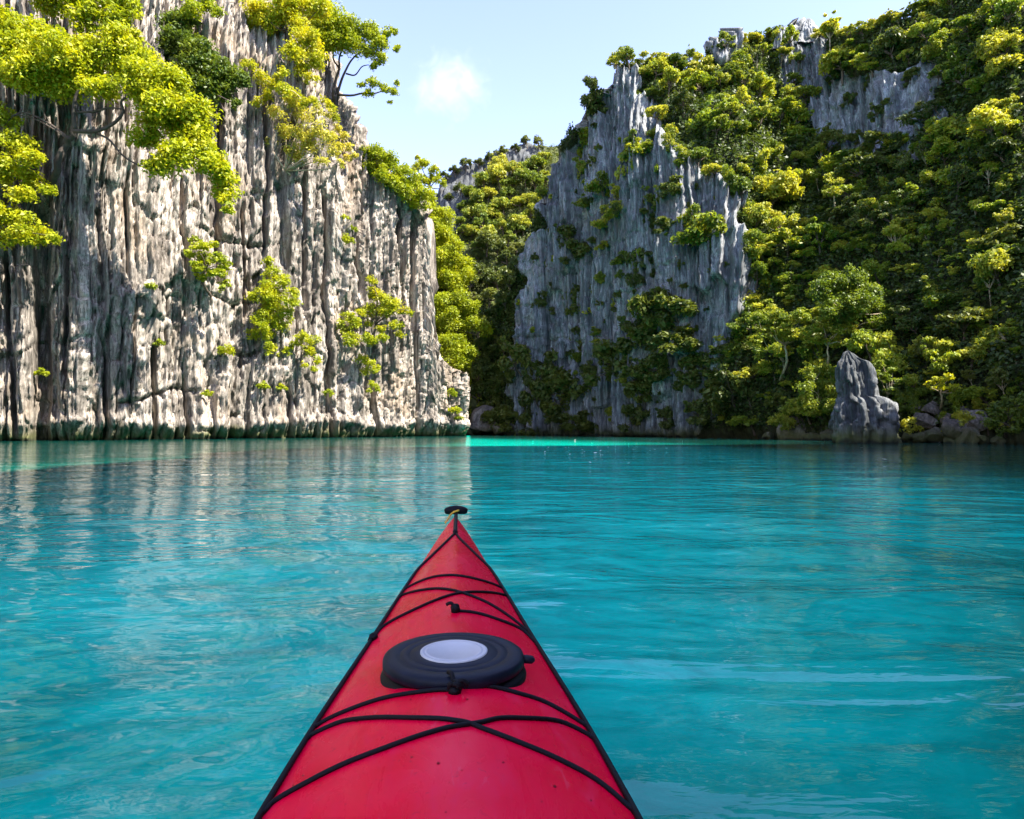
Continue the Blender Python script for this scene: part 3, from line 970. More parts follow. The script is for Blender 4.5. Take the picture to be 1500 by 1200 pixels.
rg = np.random.default_rng(21)
SLOPE = [(1100, 300), (1040, 200), (985, 170), (955, 120), (1000, 112), (1040, 112), (1110, 70), (1250, 62), (1330, 30), (1400, 2), (1500, 0), (1500, 640), (1330, 630), (1090, 640), (1095, 520), (1108, 440)]
RECESS = [(1205, 95), (1240, 125), (1385, 92), (1392, 185), (1335, 225), (1220, 228), (1200, 190)]
RIBS = [[(1178, 40), (1222, 40), (1236, 235), (1190, 235)], [(1042, 60), (1068, 60), (1070, 118), (1046, 118)], [(1120, 118), (1150, 100), (1160, 180), (1130, 190)]]
pts = poisson(SLOPE, 20, 290, rg, avoid=[RECESS] + RIBS)
pts.sort(key=lambda p: p[1])
LEAFW = {'leaf_hill': 'mid green', 'leaf_sunny': 'bright yellow green', 'leaf_dark': 'dark green'}
KINDW = {'round': ('jungle_tree', 'bushy tree of uneven outline'), 'flat': ('jungle_tree', 'spreading tree with layered flat crown'), 'drape': ('vine_covered_tree', 'tree draped in hanging vines'), 'tall': ('jungle_tree', 'slim tree with bare pale trunk')}
for (x, y) in pts:
    u = rg.random()
    rp = rg.choice([rg.uniform(11, 17), rg.uniform(16, 25), rg.uniform(23, 33)], p=[0.35, 0.4, 0.25])
    kd = 'round' if u < 0.45 else 'flat' if u < 0.72 else 'drape' if u < 0.88 else 'tall'
    lf = str(rg.choice(['leaf_hill', 'leaf_sunny', 'leaf_dark'], p=[0.42, 0.40, 0.18]))
    nm_, ph = KINDW[kd]
    size = 'small' if rp < 17 else 'tall' if rp > 24 else 'middling'
    plant_tree(x, y, rp * (0.8 if kd == 'tall' else 1.0), kd, lf, nm_, '%s %s %s on the steep forested hillside' % (size, LEAFW[lf], ph), 'tree', '%s %s %s on the forested hillside' % (size, LEAFW[lf], ph), barkm='bark_pale' if kd == 'tall' else 'bark')
for (x, y, r) in ((1250, 150, 14), (1300, 172, 16), (1340, 125, 13), (1372, 180, 18), (1290, 210, 18), (1330, 216, 16), (1262, 205, 16), (1215, 205, 13), (1228, 120, 12), (1320, 150, 9), (1275, 130, 11), (1360, 110, 12)):
    plant_tree(x, y, r, 'cling', 'leaf_dark', 'cliff_shrub', 'dark shrub clinging to the shaded rock recess high on the hillside', 'shrub', 'shrubs in the high rock recess', nl=1900, L=0.16, joined=True, sink=0.1)
for (x, y, r) in ((1085, 300, 20), (1098, 325, 22), (1108, 350, 24), (1092, 372, 20), (1112, 392, 26), (1104, 425, 22), (1100, 455, 22), (1118, 470, 24), (1096, 500, 24), (1085, 545, 22), (1100, 570, 24), (1070, 275, 20), (1048, 262, 18), (1025, 250, 18), (1005, 235, 18), (990, 215, 18), (972, 185, 18), (960, 150, 16), (945, 125, 14)):
    plant_tree(x, y, r, 'round' if rg.random() < 0.6 else 'drape', 'leaf_hill', 'margin_tree', 'bushy tree where the forested hillside meets the rock tower', 'tree', 'trees along the margin of the rock tower')
# crest
CREST = [(905, 100), (925, 94), (948, 98), (965, 98), (985, 100), (1010, 98), (1030, 104), (1062, 70), (1085, 64), (1108, 62), (1128, 58), (1150, 58), (1212, 56), (1232, 58), (1256, 58), (1276, 50), (1300, 42), (1320, 32), (1345, 22), (1365, 8)]
for (x, y) in CREST:
    plant_tree(x, y + 6, rg.uniform(11, 17), 'round' if rg.random() < 0.6 else 'flat', 'leaf_hill', 'crest_tree', 'small tree standing on the skyline crest of the rock tower and hillside', 'tree', 'trees along the skyline crest')
# shrubs on the blue grey tower; sun and shade put into their leaf colour
LIT = [(847, 204, 18), (850, 244, 14), (884, 275, 20), (921, 275, 14), (856, 295, 16), (898, 306, 20), (921, 309, 18), (881, 329, 18), (932, 241, 22), (941, 215, 18), (955, 221, 20), (966, 195, 16), (884, 362, 10), (927, 379, 14), (881, 408, 10), (921, 401, 8), (904, 442, 8), (876, 484, 10), (876, 498, 8), (1048, 345, 32), (1034, 331, 25), (1020, 318, 20), (842, 222, 12), (898, 603, 12), (964, 555, 9), (843, 522, 12), (1063, 607, 12), (920, 555, 10)]
SHADED = [(836, 348, 18), (847, 371, 22), (799, 391, 14), (796, 442, 14), (836, 447, 18), (952, 385, 14), (946, 413, 14), (992, 467, 34), (963, 470, 25), (1011, 462, 30), (949, 507, 30), (1006, 504, 32), (904, 541, 30), (895, 518, 20), (841, 512, 16), (813, 566, 34), (793, 586, 28), (827, 580, 26), (943, 555, 26), (955, 578, 20), (841, 620, 24), (941, 612, 20), (1057, 575, 32), (1065, 600, 24), (1080, 583, 28), (757, 622, 22), (728, 582, 24), (770, 535, 24), (1040, 540, 22), (1022, 565, 20), (985, 540, 24), (865, 545, 18), (975, 300, 18), (990, 330, 16), (1000, 280, 18), (965, 330, 12), (1070, 520, 18), (785, 625, 18), (820, 610, 16), (985, 615, 16), (1035, 610, 18), (868, 158, 20), (858, 166, 16), (876, 128, 15), (888, 112, 13)]
for (x, y, r) in LIT:
    plant_tree(x, y + r * 0.4, r * 1.25, 'cling', 'leaf_hill', 'cliff_shrub', 'light green shrub rooted in the face of the blue grey rock tower', 'shrub', 'light shrubs on the rock tower', nl=1500, L=0.15, joined=True, sink=0.1)
for (x, y, r) in SHADED:
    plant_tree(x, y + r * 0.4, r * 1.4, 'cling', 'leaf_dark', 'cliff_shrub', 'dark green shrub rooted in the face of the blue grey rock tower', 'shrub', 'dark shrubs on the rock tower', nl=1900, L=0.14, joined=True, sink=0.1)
TOWER = [(752, 470), (782, 380), (806, 290), (832, 225), (870, 165), (905, 125), (940, 130), (975, 210), (1000, 262), (1050, 280), (1085, 310), (1090, 440), (1076, 530), (1040, 625), (750, 628)]
for (x, y) in poisson(TOWER, 17, 95, rg):
    lf = 'leaf_sunny' if rg.random() < (0.55 if y < 420 else 0.2) else 'leaf_dark'
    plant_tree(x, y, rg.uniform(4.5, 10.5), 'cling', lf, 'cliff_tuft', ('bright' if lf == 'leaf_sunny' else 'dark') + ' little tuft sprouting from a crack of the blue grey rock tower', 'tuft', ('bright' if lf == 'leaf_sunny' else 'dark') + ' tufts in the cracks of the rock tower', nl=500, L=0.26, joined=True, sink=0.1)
# the gully: leaf colour carries the sun above and the shade below
GULLY_UP = [(680, 300), (715, 270), (760, 250), (800, 235), (806, 270), (785, 330), (750, 370), (700, 380), (672, 345)]
for (x, y) in poisson(GULLY_UP, 15, 46, rg):
    plant_tree(x, y, rg.uniform(11, 18), 'round', 'leaf_hill', 'gully_tree', 'light green bushy tree high in the gully below the rocky far crest', 'tree', 'light trees high in the gully')
GULLY_LOW = [(690, 380), (750, 370), (775, 390), (752, 450), (745, 560), (725, 600), (690, 600)]
for (x, y) in poisson(GULLY_LOW, 19, 34, rg):
    plant_tree(x, y, rg.uniform(15, 23), 'round', 'leaf_dark', 'gully_tree', 'dark green shaded tree deep in the gully beside the rock tower', 'tree', 'dark trees deep in the gully')
for (x, y) in ((650, 268), (668, 258), (684, 250), (702, 246), (720, 240), (738, 232), (756, 226), (772, 218), (790, 218), (660, 300), (676, 285)):
    plant_tree(x, y, rg.uniform(7, 11), 'round', 'leaf_dark', 'crest_shrub', 'small dark bush on the rocky crest of the far hill', 'shrub', 'bushes on the far crest')

# ---- undergrowth on the vegetated surfaces
def undergrowth(name, T, n, mat, label, L, frame=True):
    rgu = np.random.default_rng(len(name))
    ok = (T.veg > 0.5) & (T.P[..., 2] > 0.6)
    if frame:
        ok &= (T.px > 560) & (T.px < 1700) & (T.py > -300)
        ok &= np.arange(T.nr)[:, None] < T.nr - 11
    idx = np.argwhere(ok)
    # weight by surface area
    du = np.linalg.norm(np.gradient(T.P, axis=1), axis=2); dv = np.linalg.norm(np.gradient(T.P, axis=0), axis=2)
    w = np.clip((du * dv)[ok], 0, 0.6); w /= w.sum()
    pick = idx[rgu.choice(len(idx), n, p=w)]
    P = T.P[pick[:, 0], pick[:, 1]]; N = T.N[pick[:, 0], pick[:, 1]].copy()
    flip = (N * (-P)).sum(1) < 0
    N[flip] *= -1
    lump = 0.5 + 0.5 * vn(P[:, 0] * 0.8, P[:, 1] * 0.8, P[:, 2] * 0.8, seed=31)
    off = rgu.random((n, 1)) ** 0.6 * (0.15 + 1.1 * lump[:, None])
    cent = P + N * off * 0.6 + np.array([0, 0, 1]) * off * 0.5 + rgu.normal(0, 0.1, (n, 3))
    v, f = leaves(cent, N, L, L * 0.6, rgu, up=0.7, outw=0.6)
    o = obj(name, mesh_np(name, v, f, [M[mat]]))
    tag(o, label, 'undergrowth', None, 'stuff')
hill_T = [t for t in TERR if t.name == 'hillside'][0]
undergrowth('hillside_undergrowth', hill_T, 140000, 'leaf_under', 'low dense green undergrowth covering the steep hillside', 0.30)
undergrowth('gully_undergrowth', [t for t in TERR if t.name == 'back_hill'][0], 42000, 'leaf_dark', 'low green scrub covering the far wooded hill', 0.36)
undergrowth('shoulder_scrub', [t for t in TERR if t.name == 'rock_shoulder'][0], 16000, 'leaf_lime', 'yellow green scrub covering the rock shoulder', 0.30)

# ---- trees built one by one on the sunlit wall
def px_tree(name, label, cat, root, trunk, clumps, leafmat, L=0.3, dens=1.0, barkm='bark', tr=5.0, off=1.0, limbs=True, seed=0, flat=0.8, group=None, branch_r=0.4, grow=1.0):
    """root and trunk in photograph pixels; clumps = (px, py, radius px[, metres towards the water])"""
    rg_ = np.random.default_rng(500 + seed)
    L = L * 0.8
    g = ground(*root)
    if g is None:
        return None
    P0, N0, _ = g
    near = [ground(root[0] + dx, root[1] + dy) for dx in (-16, -8, 0, 8, 16) for dy in (-14, 0)]
    Y0 = float(np.percentile([q[0][1] for q in near if q is not None], 20))
    Y0 = max(Y0, P0[1] - 4.0)
    o = empty(name, P0)
    tag(o, label, cat, group)
    pts = [P0 + np.array([0, 0.4, 0])]
    for i, (x, y) in enumerate(trunk):
        pts.append(at(x, y, Y0 - off * (0.4 + 0.6 * (i + 1) / len(trunk))))
    tm = MB()
    rad = tr / F_PX * Y0
    hub = pts[-1]
    if len(pts) > 1:
        n = 4 * len(pts)
        path = smooth_path(pts, n) - P0
        path += rg_.normal(0, rad * 0.25, path.shape)
        tm.tube(path, np.linspace(rad, rad * 0.6, n), 8)
    V = []; Fc = []; n0 = 0
    hubs = pts[max(1, len(pts) - 3):] if len(pts) > 2 else [hub]
    for c in clumps:
        x, y, r = c[:3]
        d = c[3] if len(c) > 3 else rg_.uniform(0.0, 1.6)
        Yc = Y0 - off - d
        cw = at(x, y, Yc)
        R = 1.12 * grow * r / F_PX * Yc
        # sub-clumps give the clump its light and dark
        k = max(4, int(7 + R * 5.0))
        for j in range(k):
            dd = unit(rg_.normal(0, 1, 3)); 
            sc_ = cw + dd * R * np.array([0.72, 0.6, 0.6]) * rg_.random() ** 0.4
            sr = R * rg_.uniform(0.34, 0.6)
            nn = int(dens * 26 * (sr / L) ** 2 * 0.62) + 4
            p, dn = clump_points(nn, sc_, sr, rg_, flat, 0.5)
            v, f = leaves(p - P0, dn, L, L * 0.5, rg_)
            V.append(v); Fc.append(f + n0); n0 += len(v)
            if limbs and j < 1:
                h = hubs[rg_.integers(len(hubs))] if j else hub
                near = min(hubs, key=lambda q: np.linalg.norm(q - sc_))
                mid = (near + sc_) / 2 + rg_.normal(0, 0.12 * np.linalg.norm(near - sc_), 3)
                tm.tube(smooth_path([near - P0, mid - P0, sc_ - P0], 8), np.linspace(rad * branch_r, rad * 0.08 + 0.004, 8), 5)
    obj('crown', mesh_np('crown', np.concatenate(V), np.concatenate(Fc), [M[leafmat]]), o)
    if tm.v:
        obj('trunk', tm.mesh('trunk', [M[barkm]]), o)
    return o

px_tree('umbrella_tree', 'huge lime green tree with crooked dark trunk arching over the sunlit cliff', 'tree', (66, 300),
        [(80, 262), (96, 215), (108, 190), (112, 160)],
        [(20, 70, 40), (60, 55, 34), (100, 75, 42), (40, 110, 38), (90, 120, 40), (140, 95, 42), (185, 95, 40), (150, 130, 28), (215, 120, 40), (250, 130, 36), (235, 165, 42), (270, 165, 36), (215, 205, 26), (285, 200, 36), (260, 225, 34), (305, 230, 26), (235, 245, 24), (322, 262, 25), (330, 288, 19), (335, 306, 12), (312, 245, 24), (15, 110, 30), (175, 65, 30), (5, 40, 28), (60, 90, 34)],
        'leaf_lime', 0.30, 1.0, 'bark_dark', 5.5, 2.6, seed=1, limbs=False)
tb = MB()   # the crooked boughs that show below the crown
P_u = ground(66, 300)[0]
Yb = min(ground(x_, 290)[0][1] for x_ in (45, 80, 95, 110)) - 2.9
for pth, r0, r1 in (([(108, 192), (140, 192), (165, 182), (180, 165), (178, 148), (195, 138)], 3.2, 1.4), ([(110, 190), (108, 165), (112, 140), (125, 128), (155, 130)], 3.4, 1.5), ([(112, 165), (140, 163), (160, 158), (178, 160)], 2.0, 1.0), ([(140, 195), (160, 205), (180, 228), (205, 243), (232, 250)], 1.8, 0.9), ([(104, 205), (70, 180), (30, 165), (0, 190)], 1.7, 0.8), ([(100, 205), (80, 190), (45, 172), (20, 168)], 1.2, 0.6)):
    w = smooth_path([at(x, y, Yb - 0.15 * i) - P_u for i, (x, y) in enumerate(pth)], 22)
    tb.tube(w, np.linspace(r0, r1, 22) / F_PX * Yb, 7)
for o_ in list(bpy.data.objects):
    if o_.name == 'umbrella_tree':
        obj('bough', tb.mesh('bough', [M['bark_dark']]), o_)

px_tree('hanging_tree', 'lime green foliage hanging below the huge arching tree beside a dark cleft', 'tree', (30, 330), [(28, 300), (30, 260)],
        [(10, 170, 22), (20, 210, 26), (45, 235, 20), (15, 250, 26), (50, 265, 18), (30, 285, 22), (70, 280, 14), (8, 315, 24), (35, 335, 26), (60, 345, 20), (80, 352, 12), (15, 350, 22)], 'leaf_lime', 0.28, 0.9, 'bark_dark', 4, 1.6, seed=2)
px_tree('cliff_tree', 'green tree above the huge arching tree on the sunlit cliff', 'tree', (130, 75), [(130, 50), (128, 25)],
        [(75, 10, 24), (110, 0, 28), (150, 10, 28), (180, 30, 22), (120, 30, 24), (165, 45, 20), (190, 5, 24), (70, -20, 26), (200, 55, 12)], 'leaf_lime', 0.30, 0.9, 'bark', 4, 1.5, seed=3)
px_tree('cliff_tree', 'dark green dense tree in the upper recess of the sunlit cliff', 'tree', (318, 165), [(312, 140), (300, 110)],
        [(240, 40, 22), (262, 55, 26), (250, 75, 22), (285, 80, 28), (275, 105, 26), (310, 100, 28), (330, 105, 22), (300, 130, 24), (335, 130, 22), (350, 115, 16), (270, 30, 20), (345, 150, 10), (232, 60, 14), (360, 118, 10)], 'leaf_green', 0.30, 1.0, 'bark_dark', 4, 1.6, seed=4)
px_tree('cliff_bush', 'small lime bush on a ledge above the dark green recess tree', 'shrub', (290, 30), [], [(280, 12, 18), (305, 10, 16), (268, 22, 10), (318, 18, 10)], 'leaf_lime', 0.28, 0.8, 'bark', 3, 0.8, limbs=False, seed=5)
px_tree('edge_tree', 'yellow green tree leaning out over the sky from the cliff edge', 'tree', (482, 158), [(488, 138), (490, 128)],
        [(455, 40, 26, 0.4), (480, 30, 26, 0.8), (500, 50, 24, 0.6), (520, 40, 22, 0.8), (540, 52, 20, 0.5), (555, 65, 16, 0.6), (515, 62, 20, 1.0), (535, 75, 16, 0.5), (570, 48, 10, 0.4), (560, 85, 10, 0.5), (582, 72, 8, 0.3), (578, 45, 6, 0.3), (470, 60, 22, 0.5), (445, 65, 22, 0.4), (550, 95, 10, 0.5), (545, 122, 10, 0.6), (562, 128, 9, 0.5), (576, 132, 9, 0.5), (540, 138, 8, 0.5), (582, 122, 6, 0.3), (530, 125, 7, 0.5), (485, 60, 22, 0.4), (572, 150, 4, 0.4)], 'leaf_lime', 0.26, 0.85, 'bark_dark', 3.0, 0.6, limbs=False, seed=6, grow=1.08)
et = [o_ for o_ in bpy.data.objects if o_.name == 'edge_tree'][0]
P_e = np.array(et.location); Ye = P_e[1] - 0.8
tb = MB()
for pth, r0, r1 in (([(488, 140), (491, 120), (497, 100), (497, 85), (505, 60)], 2.4, 1.0), ([(494, 138), (500, 118), (506, 104), (515, 88), (530, 74), (545, 65)], 2.2, 0.8), ([(494, 139), (515, 140), (530, 137), (548, 137), (560, 134), (575, 136)], 1.9, 0.7), ([(507, 108), (520, 110), (530, 98), (540, 95)], 1.4, 0.6), ([(470, 128), (478, 108), (482, 92), (476, 70)], 2.2, 0.9), ([(497, 100), (488, 85), (490, 60), (480, 40)], 1.4, 0.6), ([(540, 70), (560, 62), (572, 52)], 0.9, 0.4), ([(506, 60), (520, 45), (535, 50)], 1.0, 0.4)):
    w = smooth_path([at(x, y, Ye - 0.08 * i) - P_e for i, (x, y) in enumerate(pth)], 18)
    tb.tube(w, np.linspace(r0, r1, 18) / F_PX * Ye, 6)
obj('bough', tb.mesh('bough', [M['bark_dark']]), et)

px_tree('cliff_tree', 'golden yellow tree at the top beside the tree leaning over the sky', 'tree', (432, 95), [(425, 70), (420, 45)],
        [(380, 15, 24), (410, 15, 26), (430, 35, 24), (395, 35, 18), (440, 10, 24), (450, 60, 22), (430, 75, 20), (465, 85, 18), (445, 100, 16), (425, 5, 22), (470, 10, 20), (372, 35, 12), (455, 115, 12)], 'leaf_yellow', 0.27, 0.8, 'bark', 3.2, 0.8, seed=7)
px_tree('dry_shrub', 'pale dry leggy shrub with bare stalks high on the fluted wall', 'shrub', (418, 262), [(418, 250)],
        [(405, 165, 14), (425, 150, 16), (445, 165, 18), (415, 190, 16), (440, 195, 18), (465, 190, 18), (480, 205, 14), (455, 215, 18), (430, 220, 16), (485, 225, 14), (470, 235, 12), (400, 210, 10), (495, 215, 8), (480, 165, 10), (465, 160, 10), (440, 235, 12), (500, 240, 8)], 'leaf_dry', 0.22, 0.42, 'bark_pale', 2.0, 0.7, seed=8, branch_r=0.7)
px_tree('cliff_bush', 'yellow bush hanging just under the edge tree', 'shrub', (480, 160), [], [(470, 150, 12), (485, 158, 10), (492, 172, 9), (462, 140, 10), (455, 128, 10), (440, 135, 12)], 'leaf_yellow', 0.24, 0.7, 'bark', 2, 0.6, limbs=False, seed=9)
px_tree('cliff_bush', 'ragged golden scrub spreading under the golden tree near the cliff top', 'shrub', (400, 140), [(402, 128)],
        [(365, 95, 12), (385, 115, 14), (400, 120, 14), (415, 130, 14), (390, 140, 12), (430, 140, 14), (445, 150, 12), (375, 150, 10), (410, 105, 12), (460, 145, 10)], 'leaf_yellow', 0.24, 0.55, 'bark_pale', 1.8, 0.8, seed=16)
px_tree('cliff_bush', 'sparse golden scrub hanging at the skyline corner beneath the edge tree', 'shrub', (500, 205), [(500, 196)],
        [(495, 188, 9), (505, 200, 9), (512, 215, 9), (498, 215, 9), (518, 230, 8), (488, 200, 8), (505, 232, 8)], 'leaf_dry', 0.22, 0.55, 'bark_pale', 1.6, 0.5, seed=17)
px_tree('ledge_tree', 'small bright green tree with tiered leaves on the middle of the sunlit cliff', 'tree', (300, 432), [(298, 415), (302, 395)],
        [(285, 352, 10), (295, 362, 14), (310, 358, 10), (280, 375, 12), (300, 380, 16), (320, 378, 12), (328, 390, 12), (290, 392, 14), (315, 400, 16), (332, 415, 10), (325, 422, 9), (295, 405, 9)], 'leaf_lime', 0.25, 0.75, 'bark', 2.2, 1.2, seed=10, flat=0.45)
px_tree('trailing_shrub', 'tall yellow green shrub trailing down the middle of the fluted wall', 'shrub', (405, 440), [(402, 425), (400, 405)],
        [(395, 385, 10), (400, 400, 14), (412, 410, 14), (388, 425, 18), (405, 430, 20), (425, 440, 14), (372, 435, 12), (395, 450, 20), (420, 460, 14), (380, 465, 16), (405, 475, 16), (390, 490, 14), (372, 490, 12), (430, 430, 10), (395, 510, 12), (385, 480, 12)], 'leaf_lime', 0.24, 0.7, 'bark_pale', 2.0, 0.9, seed=11)
px_tree('trailing_shrub', 'sparse green shrub below the tall trailing shrub on the fluted wall', 'shrub', (445, 520), [(448, 508)],
        [(440, 495, 12), (458, 500, 12), (450, 515, 12), (465, 528, 8), (432, 505, 10), (420, 515, 9), (460, 540, 7), (445, 535, 8), (408, 520, 8)], 'leaf_lime', 0.23, 0.6, 'bark_pale', 1.8, 0.7, seed=12)
px_tree('golden_shrub', 'orange yellow spreading shrub near the right end of the fluted wall', 'shrub', (545, 510), [(548, 495), (550, 475)],
        [(545, 412, 9), (550, 425, 11), (545, 435, 10), (560, 440, 14), (575, 448, 14), (590, 455, 11), (600, 458, 7), (565, 460, 14), (545, 455, 14), (580, 475, 12), (560, 480, 10), (530, 460, 10), (585, 490, 8), (540, 475, 8)], 'leaf_yellow', 0.24, 0.7, 'bark', 2.2, 0.9, seed=13)
px_tree('green_shrub', 'green bush growing under the orange yellow spreading shrub', 'shrub', (530, 515), [(528, 500)],
        [(510, 465, 11), (520, 475, 12), (505, 485, 12), (515, 498, 14), (535, 495, 12), (500, 472, 8), (545, 500, 10), (560, 495, 10)], 'leaf_lime', 0.24, 0.75, 'bark', 2.0, 0.8, seed=14)
px_tree('green_shrub', 'small vivid green bush drooping low on the fluted wall', 'shrub', (536, 548), [], [(528, 525, 10), (540, 532, 11), (550, 540, 9), (535, 545, 8), (545, 562, 8), (552, 570, 6), (540, 572, 5)], 'leaf_lime', 0.23, 0.75, 'bark', 1.6, 0.7, limbs=False, seed=15)
for (x, y, r, lb) in ((331, 512, 13, 'small flat lime tuft beside a dark diagonal crack'), (233, 502, 8, 'tiny yellow tuft at the top of a rounded rock rib'), (303, 575, 8, 'tiny yellow green tuft low on the wall near the water'), (385, 565, 10, 'small lime tuft low between two pale ribs'), (412, 568, 8, 'small lime tuft next to a pale polished rib'), (508, 350, 10, 'thin green tuft high between fluted ribs'), (515, 335, 8, 'thin green tuft just above another thin tuft between fluted ribs'), (480, 575, 8, 'tiny tuft beside a dark rock niche near the water'), (60, 545, 9, 'tiny yellow tuft under the dark shaded cleft'), (221, 418, 8, 'tiny pale tuft on smooth pale rock'), (660, 575, 9, 'yellow green tuft on the last low rock rib'), (665, 600, 10, 'yellow green tuft hanging near the water at the last rib'), (505, 318, 7, 'tiny tuft beneath the dry leggy shrub'), (672, 612, 7, 'tiny lime tuft touching the last rib just above the water')):
    px_tree('wall_tuft', lb, 'tuft', (x, y), [], [(x, y, r * 0.8, 0.1), (x + r * 0.7, y + r * 0.2, r * 0.6, 0.1), (x - r * 0.6, y + r * 0.15, r * 0.55, 0.1)], 'leaf_lime', 0.2, 0.7, 'bark', 1, 0.3, limbs=False, seed=int(x))
# bushes along the descending crest of the sunlit wall
for k, (x, y, cl) in enumerate((
        (545, 255, [(530, 228, 14), (548, 225, 18), (565, 238, 18), (540, 245, 14), (560, 255, 14)]),
        (580, 285, [(572, 240, 12), (585, 252, 18), (600, 262, 16), (575, 268, 18), (595, 280, 16)]),
        (606, 318, [(608, 270, 12), (620, 280, 14), (612, 295, 14), (600, 298, 12), (625, 300, 10)]))):
    px_tree('crest_bush', ('golden green rounded bush on the descending crest under the edge tree', 'dense golden green bush midway down the descending crest', 'golden green bush at the lower corner of the descending crest')[k], 'shrub', (x, y), [(x + 2, y - 18)], cl, 'leaf_lime', 0.27, 0.85, 'bark', 2, 0.4, seed=30 + k)
for k, (x, y, cl, mt, lb) in enumerate((
        (628, 320, [(610, 245, 7), (622, 240, 8), (635, 250, 8), (640, 262, 7), (628, 262, 9), (648, 268, 6), (618, 262, 8), (612, 232, 5)], 'leaf_lime', 'wispy open tree rising against the sky behind the descending crest'),
        (640, 380, [(630, 310, 14), (645, 320, 15), (635, 335, 16), (655, 345, 13), (640, 355, 16), (625, 340, 14), (632, 290, 10)], 'leaf_lime', 'yellow green leafy tree topmost on the rock shoulder behind the cliff end'),
        (655, 440, [(640, 385, 16), (660, 375, 16), (675, 390, 15), (650, 405, 18), (670, 415, 16), (685, 405, 12), (635, 410, 14), (665, 360, 12)], 'leaf_lime', 'broad yellow green tree midway down the rock shoulder behind the cliff end'),
        (668, 505, [(650, 445, 16), (672, 440, 16), (690, 450, 14), (660, 465, 18), (683, 470, 16), (703, 478, 13), (712, 488, 8), (640, 450, 12), (650, 480, 14)], 'leaf_lime', 'wide lime tree with drooping branch tips on the rock shoulder over the gully'),
        (672, 545, [(655, 500, 14), (672, 505, 14), (685, 515, 12), (665, 520, 14), (680, 530, 10), (645, 510, 12), (668, 540, 9), (690, 520, 7)], 'leaf_lime', 'lowest lime tree on the rock shoulder near the water'))):
    px_tree('shoulder_tree', lb, 'tree', (x, y), [(x + 1, y - 25), (x + 2, y - 45)], cl, mt, 0.30, 0.75, 'bark', 2.2, 1.2, seed=40 + k, grow=1.3)

# ---- trees of the right shore that stand out
px_tree('shore_tree', 'broad dome shaped tree smothered in vines above the rock stack', 'tree', (1250, 520), [(1248, 490), (1245, 460)],
        [(1205, 425, 20), (1225, 412, 22), (1250, 410, 22), (1275, 425, 20), (1290, 450, 16), (1230, 440, 24), (1262, 445, 24), (1295, 480, 12), (1285, 470, 16), (1240, 465, 20), (1215, 450, 18), (1290, 500, 8), (1270, 490, 12)], 'leaf_hill', 0.24, 0.85, 'bark_pale', 2.5, 1.5, seed=60)
px_tree('shore_tree', 'spreading tree with pale green tiered crown left of the vine smothered dome', 'tree', (1150, 560), [(1152, 530), (1150, 505)],
        [(1110, 465, 14), (1130, 460, 18), (1150, 470, 18), (1170, 465, 16), (1120, 485, 16), (1145, 490, 20), (1165, 490, 16), (1105, 500, 14), (1180, 480, 12), (1135, 510, 14), (1110, 520, 12)], 'leaf_hill', 0.23, 0.75, 'bark_pale', 2.2, 1.5, seed=61, flat=0.5)
px_tree('shore_tree', 'flat topped tree standing just above the grey rock stack', 'tree', (1215, 560), [(1213, 530), (1212, 505)],
        [(1190, 482, 14), (1210, 475, 16), (1230, 485, 14), (1245, 482, 10), (1200, 498, 14), (1225, 500, 14), (1240, 505, 10), (1180, 495, 10)], 'leaf_hill', 0.22, 0.75, 'bark_pale', 1.8, 1.5, seed=62, flat=0.45)
px_tree('shore_shrub', 'pale leafy rounded shrub on boulders beside the grey rock stack', 'shrub', (1200, 612), [(1200, 595)],
        [(1185, 548, 14), (1205, 540, 14), (1222, 552, 14), (1180, 570, 16), (1202, 568, 18), (1225, 575, 14), (1190, 590, 14), (1212, 592, 14), (1230, 560, 8), (1175, 590, 9)], 'leaf_hill', 0.20, 0.75, 'bark_pale', 2.0, 1.4, seed=63)
px_tree('shore_shrub', 'layered shrub leaning out behind the grey rock stack', 'shrub', (1300, 600), [(1300, 580)],
        [(1290, 535, 10), (1305, 545, 11), (1295, 555, 11), (1315, 560, 10), (1325, 558, 6), (1305, 572, 9), (1285, 545, 8)], 'leaf_hill', 0.2, 0.7, 'bark_pale', 1.6, 1.5, seed=64, flat=0.45)
px_tree('shore_tree', 'small umbrella shaped tree standing alone among the shore boulders', 'tree', (1382, 600), [(1380, 588), (1378, 575)],
        [(1362, 562, 8), (1375, 555, 9), (1390, 552, 9), (1400, 565, 8), (1380, 566, 9), (1368, 568, 7), (1395, 570, 6)], 'leaf_yellow', 0.19, 0.6, 'bark_pale', 1.6, 1.2, seed=65, flat=0.4)
px_tree('shore_shrub', 'bushy green shrub at the water beyond the boulders', 'shrub', (1475, 640), [(1472, 622)],
        [(1455, 600, 12), (1475, 590, 13), (1495, 585, 12), (1450, 620, 12), (1470, 612, 14), (1492, 610, 14), (1465, 632, 10), (1488, 630, 10), (1505, 600, 10)], 'leaf_hill', 0.19, 0.75, 'bark', 2.0, 1.2, seed=66)
px_tree('shore_shrub', 'small pale shrub between boulders at the waterline', 'shrub', (1335, 636), [], [(1325, 622, 8), (1338, 618, 8), (1345, 628, 7), (1330, 632, 7)], 'leaf_hill', 0.18, 0.7, 'bark', 1.5, 1.0, limbs=False, seed=67)
px_tree('shore_tree', 'slim pale trunked tree with two small tiers on the dark slope', 'tree', (1222, 330), [(1222, 310), (1222, 285)],
        [(1215, 262, 9), (1228, 264, 9), (1222, 280, 10), (1235, 278, 6), (1210, 280, 6)], 'leaf_hill', 0.2, 0.75, 'bark_pale', 1.6, 1.5, seed=68, flat=0.5)
